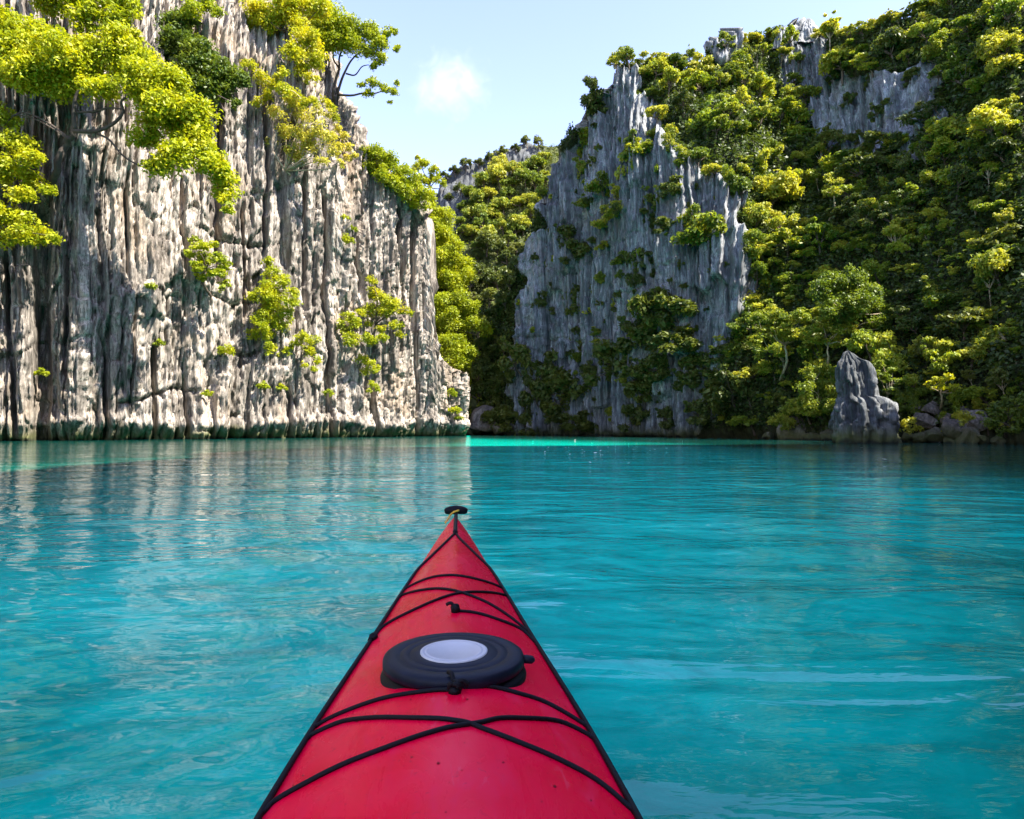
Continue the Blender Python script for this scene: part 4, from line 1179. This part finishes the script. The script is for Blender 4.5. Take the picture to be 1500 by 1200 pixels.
px_tree('shore_tree', 'slim pale trunked tree with one flat tuft on the dark slope', 'tree', (1271, 330), [(1271, 315), (1271, 302)],
        [(1262, 298, 8), (1274, 294, 9), (1282, 300, 7), (1270, 304, 6)], 'leaf_hill', 0.2, 0.75, 'bark_pale', 1.3, 1.5, seed=69, flat=0.45)

# ------------------------------------------------------------------ rock stack, pinnacles, boulders
def rock_stack(name, label, px, base_y, Y, prof, seed, mat='rock_blue', cat='rock', lean=0.0, depth=0.85, group=None):
    """prof: (height, half width, x offset) in metres from bottom to top; a standing ribbed stack"""
    b = at(px, base_y, Y)
    pr = np.array(prof, float)
    nz, na = 70, 96
    zt = np.linspace(pr[0, 0], pr[-1, 0], nz)
    rad = np.interp(zt, pr[:, 0], pr[:, 1]); ox = np.interp(zt, pr[:, 0], pr[:, 2])
    a = np.linspace(0, 2 * math.pi, na, endpoint=False)
    Z, A = np.meshgrid(zt, a, indexing='ij')
    Rr = np.repeat(rad[:, None], na, 1)
    sq = (np.abs(np.cos(A + 0.35)) ** 4.5 + np.abs(np.sin(A + 0.35)) ** 4.5) ** (-1 / 4.5)
    arc = A * 2.2 + 0.2 * vn(Z * 1.2, A * 2, seed=seed)
    rib = pillars(arc, Z, 0.9, seed)[0] * 0.22 + pillars(arc, Z, 0.35, seed + 2)[0] * 0.08
    nz3 = fbm(np.cos(A) * 1.6, np.sin(A) * 1.6, Z * 0.7, oct=4, seed=seed)
    bk, ek = blocks(arc * 1.1, Z, 0.7, 1.1, seed + 5)
    r = Rr * sq * (0.74 + rib + 0.2 * nz3 + 0.30 * bk - 0.12 * (1 - ek) ** 2)
    V = np.stack([r * np.cos(A) + ox[:, None] + lean * Z, r * np.sin(A) * depth, Z + 0.12 * nz3], -1).reshape(-1, 3)
    i = np.arange(nz * na).reshape(nz, na)
    f = np.stack([i[:-1], np.roll(i[:-1], -1, 1), np.roll(i[1:], -1, 1), i[1:]], -1).reshape(-1, 4)
    o = obj(name, mesh_np(name, V, f, [M[mat]], smooth=False), None, b)
    tag(o, label, cat, group)
    return o
Ys = 40.6
rock_stack('rock_stack', 'upright blue grey ribbed rock stack standing at the shore', 1266, 649, Ys,
           [(-0.6, 1.62, 0.15), (0.5, 1.6, 0.15), (1.5, 1.56, 0.12), (2.4, 1.42, 0.05), (2.7, 1.2, -0.1), (2.8, 0.95, -0.3), (3.6, 0.9, -0.4), (4.5, 0.84, -0.5), (4.9, 0.7, -0.6), (5.1, 0.45, -0.75), (5.5, 0.22, -0.9), (5.6, 0.01, -0.95)], 700, 'rock_dark')
P_s = ground(1183, 52)
if P_s:
    rock_stack('rock_pinnacle', 'sharp dark rock spire standing on the skyline crest', 1183, 62, P_s[0][1] + 1.0, [(-1.0, 1.9, 0), (0.6, 1.3, 0), (1.7, 0.75, -0.1), (2.6, 0.3, 0.1), (2.9, 0.01, 0.1)], 710)
    rock_stack('rock_pinnacle', 'small blunt rock tooth left of the sharp skyline spire', 1146, 62, P_s[0][1] + 1.0, [(-1.0, 0.9, 0), (0.5, 0.7, 0), (1.2, 0.55, 0), (1.7, 0.3, 0.05), (1.85, 0.01, 0.05)], 711)

def boulder_mesh(seed):
    bm = bmesh.new()
    bmesh.ops.create_icosphere(bm, subdivisions=4, radius=1.0)
    V = np.array([v.co[:] for v in bm.verts])
    rgb = np.random.default_rng(seed)
    # cut by random planes for broken faces
    for _ in range(11):
        n = unit(rgb.normal(0, 1, 3)); lim = rgb.uniform(0.55, 0.85)
        dd = V @ n
        V = V - np.outer(np.clip(dd - lim, 0, None), n)
    V = V * (1 + 0.13 * fbm(V[:, 0] * 2, V[:, 1] * 2, V[:, 2] * 2, oct=4, seed=seed)[:, None])
    for v, c in zip(bm.verts, V):
        v.co = c
    me = bpy.data.meshes.new('boulder')
    bm.to_mesh(me); bm.free()
    me.materials.append(M['boulder'])
    return me
BM = [boulder_mesh(800 + i) for i in range(5)]
BOULDERS = [(1165, 632, 26, 'pale jagged boulder at the foot of the rounded pale shrub'), (1190, 642, 16, 'low pale boulder between the jagged boulder and the rock stack'), (1215, 640, 18, 'grey boulder leaning against the rock stack'),
            (1330, 642, 12, None), (1352, 640, 13, None), (1345, 648, 9, None), (1372, 636, 18, None), (1400, 628, 22, None), (1420, 640, 18, None), (1440, 645, 13, None), (1395, 646, 12, None), (1355, 615, 16, None), (1385, 612, 14, None), (1430, 618, 20, None), (1365, 598, 14, None), (1412, 604, 12, None), (1125, 640, 12, None), (1318, 648, 8, None), (1462, 650, 12, None), (1340, 596, 11, None),
            (712, 616, 25, 'large pale blue grey boulder at the foot of the dark gully'), (694, 626, 12, 'pale boulder beside the last rib of the sunlit cliff'), (730, 628, 12, 'grey boulder between the pale gully boulder and the rock tower')]
for k, (x, y, r, lb) in enumerate(BOULDERS):
    g_ = ground(x, min(y, 634 if x < 800 else 640))
    if g_ is None:
        continue
    Yg = g_[0][1] - (3.0 if x < 800 else 0.4)
    c = at(x, y, Yg)
    if c[2] < 0.1:
        c[2] = 0.1
    o = obj('boulder', BM[k % 5], None, c)
    R = r / F_PX * Yg
    o.scale = (R * rng.uniform(0.95, 1.3), R * rng.uniform(0.8, 1.1), R * rng.uniform(0.7, 1.0))
    o.rotation_euler = (rng.uniform(-0.4, 0.4), rng.uniform(-0.4, 0.4), rng.uniform(0, 6.28))
    tag(o, lb or 'weathered brown grey boulder heaped on the shore under the forested hillside', 'boulder', None if lb else 'boulders heaped on the shore')

for (x, y, r, lb) in ((1238, 640, 13, 'low leafy shrub against the foot of the grey rock stack'), (1300, 632, 14, 'low shrub in the gap between the rock stack and the boulders'), (1290, 610, 13, 'leafy shrub pressed behind the shoulder of the rock stack'), (1228, 600, 16, 'shrub filling the cleft beside the rock stack under the flat topped tree'), (1146, 622, 16, 'shrub overhanging the pale jagged boulder'), (1410, 615, 13, 'shrub sprouting among the heaped boulders')):
    px_tree('shore_shrub', lb, 'shrub', (x, y), [], [(x, y - r * 0.5, r * 0.8, 0.8), (x + r * 0.7, y - r * 0.2, r * 0.6, 0.9), (x - r * 0.7, y - r * 0.3, r * 0.6, 0.7), (x + r * 0.2, y + r * 0.1, r * 0.6, 1.1)], 'leaf_hill', 0.18, 0.75, 'bark', 1.5, 1.2, limbs=False, seed=int(x) + 5)

# ------------------------------------------------------------------ floating petals
pm = MB()
pm.add([(-1, -0.5, 0), (0, -0.7, 0.1), (1, -0.2, 0.02), (0.9, 0.4, 0.14), (0, 0.6, 0.05), (-0.9, 0.3, 0.12)], [(0, 1, 4, 5), (1, 2, 3, 4)])
petal = pm.mesh('floating_leaf', [plain('pale_leaf', (0.75, 0.72, 0.6), 0.6)])
rgf = np.random.default_rng(5)
for k in range(46):
    x = rgf.choice([rgf.uniform(760, 960), rgf.uniform(720, 1120), rgf.uniform(1180, 1420), rgf.uniform(300, 640)], p=[0.5, 0.3, 0.15, 0.05])
    y = 645 + rgf.exponential(14)
    yy = EYE * F_PX / max(y - 626, 14)
    p = at(x, y, yy)
    o = obj('floating_leaf', petal, None, (p[0], p[1], 0.035))
    s_ = rgf.uniform(0.025, 0.07)
    o.scale = (s_, s_, s_ * 1.2)
    o.rotation_euler = (rgf.uniform(-0.3, 0.3), rgf.uniform(-0.3, 0.3), rgf.uniform(0, 6.28))
    tag(o, 'tiny pale fallen leaf floating on the turquoise water', 'leaf', 'fallen leaves floating on the lagoon')

# ------------------------------------------------------------------ kayak
KYAW = math.atan(0.081)
KOFF = np.array([-0.016, 0.0, 0.0])
kayak = empty('kayak', KOFF, KYAW)
tag(kayak, 'red sea kayak with black deck lines and round hatch pointing across the lagoon', 'kayak')
KT = np.array([(-2.35, 0.004, 0.300, 0.305), (-2.2, 0.05, 0.285, 0.30), (-1.8, 0.15, 0.25, 0.285), (-1.2, 0.25, 0.235, 0.285), (-0.5, 0.315, 0.245, 0.305), (0.3, 0.34, 0.265, 0.345), (0.9, 0.333, 0.275, 0.370), (1.14, 0.324, 0.28, 0.372), (1.53, 0.299, 0.285, 0.371), (2.07, 0.246, 0.297, 0.374), (2.5, 0.206, 0.31, 0.378), (2.81, 0.174, 0.32, 0.382), (3.3, 0.122, 0.342, 0.390), (3.7, 0.077, 0.362, 0.398), (3.95, 0.044, 0.376, 0.404), (4.08, 0.020, 0.386, 0.407), (4.13, 0.003, 0.392, 0.405)])
def kprof(y):
    return [np.interp(y, KT[:, 0], KT[:, k]) for k in (1, 2, 3)]
def deck_z(x, y):
    b, zs, zp = kprof(y)
    t = abs(x) / max(b, 1e-6)
    if t > 1 or y > 4.13 or y < -2.35:
        return -1.0
    return zs + (zp - zs) * (1 - t ** 1.75)
CK, SK = math.cos(KYAW), math.sin(KYAW)
def to_local(p):
    q = np.asarray(p, float) - KOFF
    return np.array([q[0] * CK + q[1] * SK, -q[0] * SK + q[1] * CK, q[2]])
def deck_pt(px, py, lift=0.0):
    """point of the deck seen at a photograph pixel, in kayak coordinates"""
    d = ray(px, py)
    o0 = np.array([0, 0, EYE])
    best = None
    for Y in np.arange(0.8, 4.4, 0.004):
        l = to_local(o0 + d * Y)
        dz = deck_z(l[0], l[1])
        if dz > 0 and l[2] <= dz:
            return np.array([l[0], l[1], dz + lift])
        if 0.1 < l[2] < 0.45:
            b, zs, zp = kprof(l[1])
            e = abs(abs(l[0]) - b) + abs(l[2] - zs)
            if best is None or e < best[0]:
                best = (e, np.array([math.copysign(b * 0.985, l[0]), l[1], zs + 0.006 + lift]))
    return best[1]

ys = np.concatenate([np.linspace(-2.35, -0.6, 30), np.linspace(-0.55, 0.75, 40), np.linspace(0.8, 4.0, 110), [4.04, 4.08, 4.11, 4.13]])
def smooth_prof(y):
    # light smoothing of the table so that the deck shows no kinks
    ws = [(-0.18, .1), (-0.09, .2), (0, .4), (0.09, .2), (0.18, .1)]
    a = np.zeros(3)
    for d_, w_ in ws:
        a += w_ * np.array(kprof(np.clip(y + d_, -2.35, 4.13)))
    return a
_tab = np.array([np.concatenate([[y], smooth_prof(y) if -2.1 < y < 3.9 else kprof(y)]) for y in np.linspace(-2.35, 4.13, 130)])
KT = _tab
m_hull, nt, out = new_mat('kayak_red_plastic')
g = G(nt)
v = g.coords((1, 1, 1))
n1 = g.noise(v, 3.2, 5, 0.6, 0.5)
col = g.ramp(n1, [(0.32, (0.82, 0.0005, 0.02)), (0.52, (0.95, 0.001, 0.042)), (0.72, (0.97, 0.008, 0.052))])
n2 = g.noise(g.coords((1.5, 0.5, 1)), 9.0, 6, 0.65, 0.8)
col = g.mix(g.math('MULTIPLY', g.ramp(n2, [(0.56, 0.0), (0.70, 1.0)]), 0.22), col, (0.90, 0.05, 0.16))
n3 = g.noise(g.coords((1, 1, 1)), 42.0, 4, 0.6)
col = g.mix(g.math('MULTIPLY', g.ramp(n3, [(0.26, 1.0), (0.36, 0.0)]), 0.3), col, (0.33, 0.004, 0.02))
n4 = g.noise(g.coords((2.5, 0.35, 1), rot=(0, 0, 0.5)), 26.0, 3, 0.6, 1.0)
col = g.mix(g.math('MULTIPLY', g.ramp(n4, [(0.66, 0.0), (0.70, 1.0)]), 0.16), col, (0.90, 0.16, 0.26))
rough = g.ramp(n2, [(0.3, 0.16), (0.7, 0.38)])
nm = g.bump(g.noise(v, 5.0, 3), 0.25, 0.012)
nm = g.bump(g.noise(v, 160.0, 2), 0.06, 0.002, nm)
g.principled(out, col, rough, nm, IOR=1.4, Specular_IOR_Level=0.15)
M['hull'] = m_hull
M['cord'] = plain('deck_cord', (0.004, 0.004, 0.006), 0.65, 260, 0.5, 0.001, Specular_IOR_Level=0.2)
M['rubber'] = plain('hatch_rubber', (0.006, 0.009, 0.020), 0.5, 30, 0.35, 0.0006, Specular_IOR_Level=0.22)
M['rubber2'] = plain('hatch_rim_rubber', (0.003, 0.003, 0.005), 0.55, 30, 0.3, Specular_IOR_Level=0.18)
M['disc'] = plain('hatch_disc', (0.58, 0.57, 0.56), 0.45, 14, 0.07)
M['yellow'] = plain('yellow_cord', (0.75, 0.42, 0.03), 0.6, 200, 0.3)

# hull and deck as two lofted parts
nd = 41
V = []
tds = np.sin(np.linspace(-math.pi / 2, math.pi / 2, nd))
for y in ys:
    b, zs, zp = kprof(y)
    for t in tds:
        V.append((b * t, y, zs + (zp - zs) * (1 - abs(t) ** 1.75)))
i = np.arange(len(ys) * nd).reshape(len(ys), nd)
Fd = np.stack([i[:-1, :-1], i[:-1, 1:], i[1:, 1:], i[1:, :-1]], -1).reshape(-1, 4)
cen = np.array(V)[Fd].mean(1)
cock = (cen[:, 0] / 0.235) ** 2 + ((cen[:, 1] - 0.15) / 0.46) ** 2 < 1      # cockpit opening
deck = obj('deck', mesh_np('deck', V, Fd[~cock], [M['hull']], smooth=True), kayak)
nh = 27
V = []
for y in ys:
    b, zs, zp = kprof(y)
    u = (y + 2.35) / 6.48
    keel = -0.11 + 0.40 * max(0, (y - 3.2) / 0.93) ** 2.2 + 0.34 * max(0, (-1.7 - y) / 0.65) ** 2.2
    for k in range(nh):
        a = math.pi * k / (nh - 1)
        c, s_ = math.cos(a), math.sin(a)
        xx = math.copysign(abs(c) ** 0.75, c) * b * (1.0 if s_ < 0.05 else 1.0 - 0.10 * s_)
        V.append((xx, y, zs - (zs - keel) * max(s_, 0.0) ** 1.1))
i = np.arange(len(ys) * nh).reshape(len(ys), nh)
Fh = np.stack([i[:-1, :-1], i[1:, :-1], i[1:, 1:], i[:-1, 1:]], -1).reshape(-1, 4)
obj('hull', mesh_np('hull', V, Fh, [M['hull']], smooth=True), kayak)
# cockpit: coaming and inner pan
mb = MB()
ring = []
for k in range(49):
    a = 2 * math.pi * k / 48
    x, y = 0.245 * math.cos(a), 0.15 + 0.475 * math.sin(a)
    ring.append((x, y, deck_z(x, y) + 0.018))
mb.tube(ring, 0.017, 8, cap=False)
obj('coaming', mb.mesh('coaming', [M['rubber2']]), kayak)
mb = MB()
V = []
for j in range(9):
    u = j / 8
    for k in range(48):
        a = 2 * math.pi * k / 48
        r = (1 - u ** 3)
        x, y = 0.24 * math.cos(a), 0.15 + 0.465 * math.sin(a)
        V.append((x * r, 0.15 + (y - 0.15) * r, (deck_z(x, y) + 0.01) * (1 - u) ** 0.5 + 0.06 * (1 - (1 - u) ** 0.5)))
i = np.arange(9 * 48).reshape(9, 48)
mb.add(V, np.stack([i[:-1], np.roll(i[:-1], -1, 1), np.roll(i[1:], -1, 1), i[1:]], -1).reshape(-1, 4))
obj('cockpit_pan', mb.mesh('cockpit_pan', [M['rubber2']]), kayak)

# deck lines
CR = 0.0048
def cord(name, pts, parent=kayak, r=CR, px=True, mat='cord', n=60):
    P = [deck_pt(x, y) for x, y in pts] if px else list(pts)
    if px:
        for e in (0, -1):
            b, zs, zp = kprof(P[e][1])
            if abs(P[e][0]) > 0.7 * b:
                q = np.array([math.copysign(b, P[e][0]), P[e][1] - 0.012, zs + 0.006])
                if e == 0: P.insert(0, q)
                else: P.append(q)
    P = smooth_path(P, n)
    for q in P:
        dz = deck_z(q[0], q[1])
        if dz > 0:
            q[2] = max(q[2], dz + r * 0.8)
    mb = MB()
    mb.tube(P, r, 8)
    return obj(name, mb.mesh(name, [M[mat]]), parent)

anchor = deck_pt(667, 783)
def edge_line(sgn):
    P = [anchor + np.array([0.004 * sgn, 0, 0.004])]
    y0 = anchor[1]
    for y in np.linspace(y0 - 0.12, 2.95, 5):
        b, zs, zp = kprof(y)
        f = (y0 - y) / (y0 - 2.95)
        x = sgn * b * 0.97 * min(1, f * 0.98 + 0.02)
        P.append(np.array([x, y, deck_z(x, y) + CR]))
    for y in np.linspace(2.8, 0.62, 26):
        b, zs, zp = kprof(y)
        x = sgn * b * 1.003
        P.append(np.array([x, y, zs + 0.006]))
    return P
cord('perimeter_line', edge_line(-1), px=False, n=140, r=0.006)
cord('perimeter_line', edge_line(1), px=False, n=140, r=0.006)
cord('deck_bungee', [(599, 861), (630, 848), (665, 844), (699, 850), (736, 863)])
cord('deck_bungee', [(590, 873), (617, 866), (642, 864), (671, 868), (695, 876), (720, 888), (748, 906), (775, 928)])
cord('deck_bungee', [(741, 874), (708, 869), (678, 870), (640, 880), (604, 896), (562, 919), (546, 936)])
cord('deck_bungee', [(668, 897), (700, 900), (732, 910), (764, 924), (781, 940)])
cord('deck_bungee', [(478, 1057), (512, 1042), (560, 1026), (604, 1018), (640, 1014), (664, 1013), (684, 1007), (720, 1009), (760, 1018), (800, 1032), (850, 1060)])
cord('deck_bungee', [(460, 1077), (500, 1060), (540, 1055), (600, 1055), (660, 1058), (684, 1062), (712, 1072), (760, 1090), (820, 1116), (876, 1148), (922, 1186)])
cord('deck_bungee', [(858, 1077), (820, 1060), (772, 1055), (732, 1055), (700, 1062), (660, 1068), (612, 1082), (560, 1100), (500, 1124), (452, 1148), (404, 1176), (386, 1190)])

def knot(px, py, size, seed, tail=None):
    c = deck_pt(px, py)
    rk = np.random.default_rng(seed)
    mb = MB()
    for j in range(4):
        a0 = rk.uniform(0, 6.28)
        ax = unit(rk.normal(0, 1, 3)); bx_ = unit(np.cross(ax, rk.normal(0, 1, 3)))
        P = [c + np.array([0, 0, size * 0.45]) + size * 0.45 * (math.cos(t + a0) * ax + math.sin(t + a0) * bx_) for t in np.linspace(0, 5.2, 16)]
        P = [np.array([p[0], p[1], max(p[2], deck_z(p[0], p[1]) + CR)]) for p in P]
        mb.tube(P, CR * 1.15, 7)
    if tail:
        for tp in tail:
            q = c + np.array(tp)
            mb.tube(smooth_path([c + (0, 0, size * 0.5), (c + q) / 2 + (0, 0, size * 0.7), q], 10), CR * 1.1, 7)
    mb.tube([c + (0, 0, 0), c + (0, 0, size * 0.35), c + (0, 0, size * 0.6)], [size * 0.55, size * 0.5, size * 0.25], 12)
    return obj('knot', mb.mesh('knot', [M['cord']]), kayak)
knot(667, 897, 0.024, 1, [(-0.028, 0.004, 0.022)])
knot(666, 1015, 0.026, 2, [(-0.014, 0.04, 0.03), (0.03, 0.004, 0.014)])
knot(547, 938, 0.02, 3, [(-0.012, -0.01, 0.0)])
knot(667, 782, 0.02, 4)

# hatch
hc = to_local(at(665, 956, 1.665)); hc[2] = 0
hx, hy = hc[0], hc[1]
zt = 0.362
hatch = empty('hatch_cover'); hatch.parent = kayak
hatch.location = (hx, hy, zt)
M_col = M['hull']
mb = MB()
lip = []
for a_ in np.linspace(math.radians(38), math.radians(142), 30):
    x, y = 0.190 * math.cos(a_), 0.190 * math.sin(a_)
    lip.append((x, y, deck_z(hx + x, hy + y) - zt + 0.002))
mb.tube(lip, [0.003] * 3 + [0.009] * 24 + [0.003] * 3, 10)
obj('deck_lip', mb.mesh('deck_lip', [M['hull']]), hatch)
mb = MB(); mb.lathe([(0.170, -0.075), (0.174, -0.034), (0.178, -0.026), (0.179, -0.018), (0.176, -0.010), (0.168, -0.005), (0.163, 0.004), (0.15, 0.006)], 72)
obj('rim_seal', mb.mesh('rim_seal', [M['rubber2']]), hatch)
mb = MB(); mb.lathe([(0.160, 0.000), (0.170, 0.001), (0.1735, 0.006), (0.1735, 0.020), (0.1715, 0.026), (0.166, 0.030), (0.158, 0.0315), (0.136, 0.0320), (0.134, 0.0305), (0.131, 0.0305), (0.129, 0.0325), (0.112, 0.0328), (0.110, 0.0315), (0.107, 0.0315), (0.105, 0.0332), (0.086, 0.0334), (0.02, 0.0334), (0.0, 0.0334)], 84)
lid = obj('lid', mb.mesh('lid', [M['rubber']]), hatch)
mb = MB(); mb.lathe([(0.083, 0.031), (0.083, 0.0362), (0.081, 0.0372), (0.074, 0.0372), (0.073, 0.0364), (0.071, 0.0364), (0.070, 0.0372), (0.066, 0.0372), (0.065, 0.0366), (0.0, 0.0368)], 72)
obj('centre_disc', mb.mesh('centre_disc', [M['disc']]), lid)
mb = MB()
mb.tube([(0.165, -0.005, 0.012), (0.18, -0.006, 0.012), (0.194, -0.007, 0.010), (0.200, -0.0072, 0.009)], [0.010, 0.011, 0.010, 0.004], 8)
obj('pull_tab', mb.mesh('pull_tab', [M['rubber']]), lid)

# drops of water on the deck and hatch
bm = bmesh.new()
bmesh.ops.create_icosphere(bm, subdivisions=1, radius=1.0)
iv = np.array([v.co[:] for v in bm.verts]); it = np.array([[v.index for v in f.verts] for f in bm.faces])
bm.free()
rgd = np.random.default_rng(77)
DV = []; DF = []; dn_ = 0
for k in range(420):
    y = rgd.uniform(1.0, 3.4); b, zs, zp = kprof(y)
    x = rgd.uniform(-0.92, 0.92) * b
    inh = math.hypot(x - hx, y - hy) < 0.19
    if inh and rgd.random() < 0.4: continue
    zz = zt + 0.0325 if math.hypot(x - hx, y - hy) < 0.155 else deck_z(x, y)
    if inh and zz < zt: continue
    r_ = rgd.choice([0.0011, 0.0017, 0.0026], p=[0.55, 0.33, 0.12]) * rgd.uniform(0.8, 1.3)
    DV.append(iv * np.array([r_, r_ * rgd.uniform(0.9, 1.7), r_ * 0.45]) + np.array([x, y, zz])); DF.append(it + dn_); dn_ += len(iv)
m_drop, nt, out = new_mat('water_drop')
G(nt).principled(out, (0.9, 0.95, 1.0), 0.02, None, Transmission_Weight=1.0, IOR=1.333)
dro = obj('water_drops', mesh_np('water_drops', np.concatenate(DV), np.concatenate(DF), [m_drop], smooth=True), kayak)
dro['kind'] = 'stuff'

# carrying toggle at the bow
tg = empty('bow_toggle'); tg.parent = kayak
tl = to_local(at(668, 748, 4.12))
tg.location = tl
mb = MB()
Pg = [(x, 0, -0.010 * (abs(x) / 0.07) ** 2) for x in np.linspace(-0.07, 0.07, 17)]
Pg = [(x, y, z + 0.004) for x, y, z in Pg]
mb.tube(Pg, [0.012, 0.019, 0.022, 0.024, 0.025, 0.026, 0.026, 0.027, 0.027, 0.027, 0.026, 0.026, 0.025, 0.024, 0.022, 0.019, 0.012], 12)
obj('grip', mb.mesh('grip', [M['rubber2']]), tg)
mb = MB()
zd = deck_z(0, min(tl[1], 4.08)) - tl[2]
mb.tube(smooth_path([(0, 0, -0.01), (0.002, -0.01, zd * 0.5), (0, -0.03, zd + 0.012), (0, -0.12, zd + 0.004), (-0.002, -0.3, zd - 0.004), (-0.002, anchor[1] - tl[1], anchor[2] - tl[2] + 0.006)], 30), 0.011, 8)
obj('strap', mb.mesh('strap', [M['rubber2']]), tg)
mb = MB()
nk = zd + 0.03
mb.tube([(0.020 * math.cos(t) , -0.012 + 0.018 * math.sin(t), nk + 0.006 * math.cos(t)) for t in np.linspace(0, 6.6, 22)], 0.006, 7)
mb.tube(smooth_path([(0.018, -0.03, nk + 0.004), (-0.012, -0.04, nk - 0.004), (-0.034, -0.06, nk - 0.018), (-0.046, -0.14, nk - 0.03), (-0.060, -0.26, nk - 0.036)], 24), 0.0055, 7)
obj('yellow_cord', mb.mesh('yellow_cord', [M['yellow']]), tg)

# ------------------------------------------------------------------ cloud
def build_cloud(px, py, Y, size, seed, label, dens):
    c = at(px, py, Y)
    m, nt, out = new_mat('cloud_vapour')
    g = G(nt)
    tc = g.n('ShaderNodeTexCoord')
    ln = g.n('ShaderNodeVectorMath', operation='LENGTH')
    g.link(tc.outputs['Object'], ln.inputs[0])
    nz = g.n('ShaderNodeTexNoise')
    mp = g.n('ShaderNodeMapping'); mp.inputs['Location'].default_value = (seed, 2.3, 1.1)
    g.link(tc.outputs['Object'], mp.inputs[0]); g.link(mp.outputs[0], nz.inputs['Vector'])
    g.set(nz, Scale=1.9, Detail=9.0, Roughness=0.68, Distortion=0.9)
    fall = g.math('SUBTRACT', 1.0, ln.outputs['Value'])
    d_ = g.math('ADD', g.math('MULTIPLY', fall, 0.34), g.math('SUBTRACT', nz.outputs['Fac'], 0.60))
    d_ = g.math('MAXIMUM', g.math('MULTIPLY', d_, dens), 0.0)
    pv = g.n('ShaderNodeVolumePrincipled')
    pv.inputs['Color'].default_value = (1, 1, 1, 1)
    pv.inputs['Anisotropy'].default_value = 0.0
    g.link(d_, pv.inputs['Density'])
    g.link(pv.outputs[0], out.inputs['Volume'])
    bm = bmesh.new()
    bmesh.ops.create_icosphere(bm, subdivisions=3, radius=1.0)
    me = bpy.data.meshes.new('cloud'); bm.to_mesh(me); bm.free()
    me.materials.append(m)
    o = obj('cloud', me, None, c)
    o.scale = size
    tag(o, label, 'cloud', None, 'structure')
build_cloud(660, 126, 900.0, (66, 50, 62), 3.0, 'small white wispy cloud in the blue sky', 0.026)
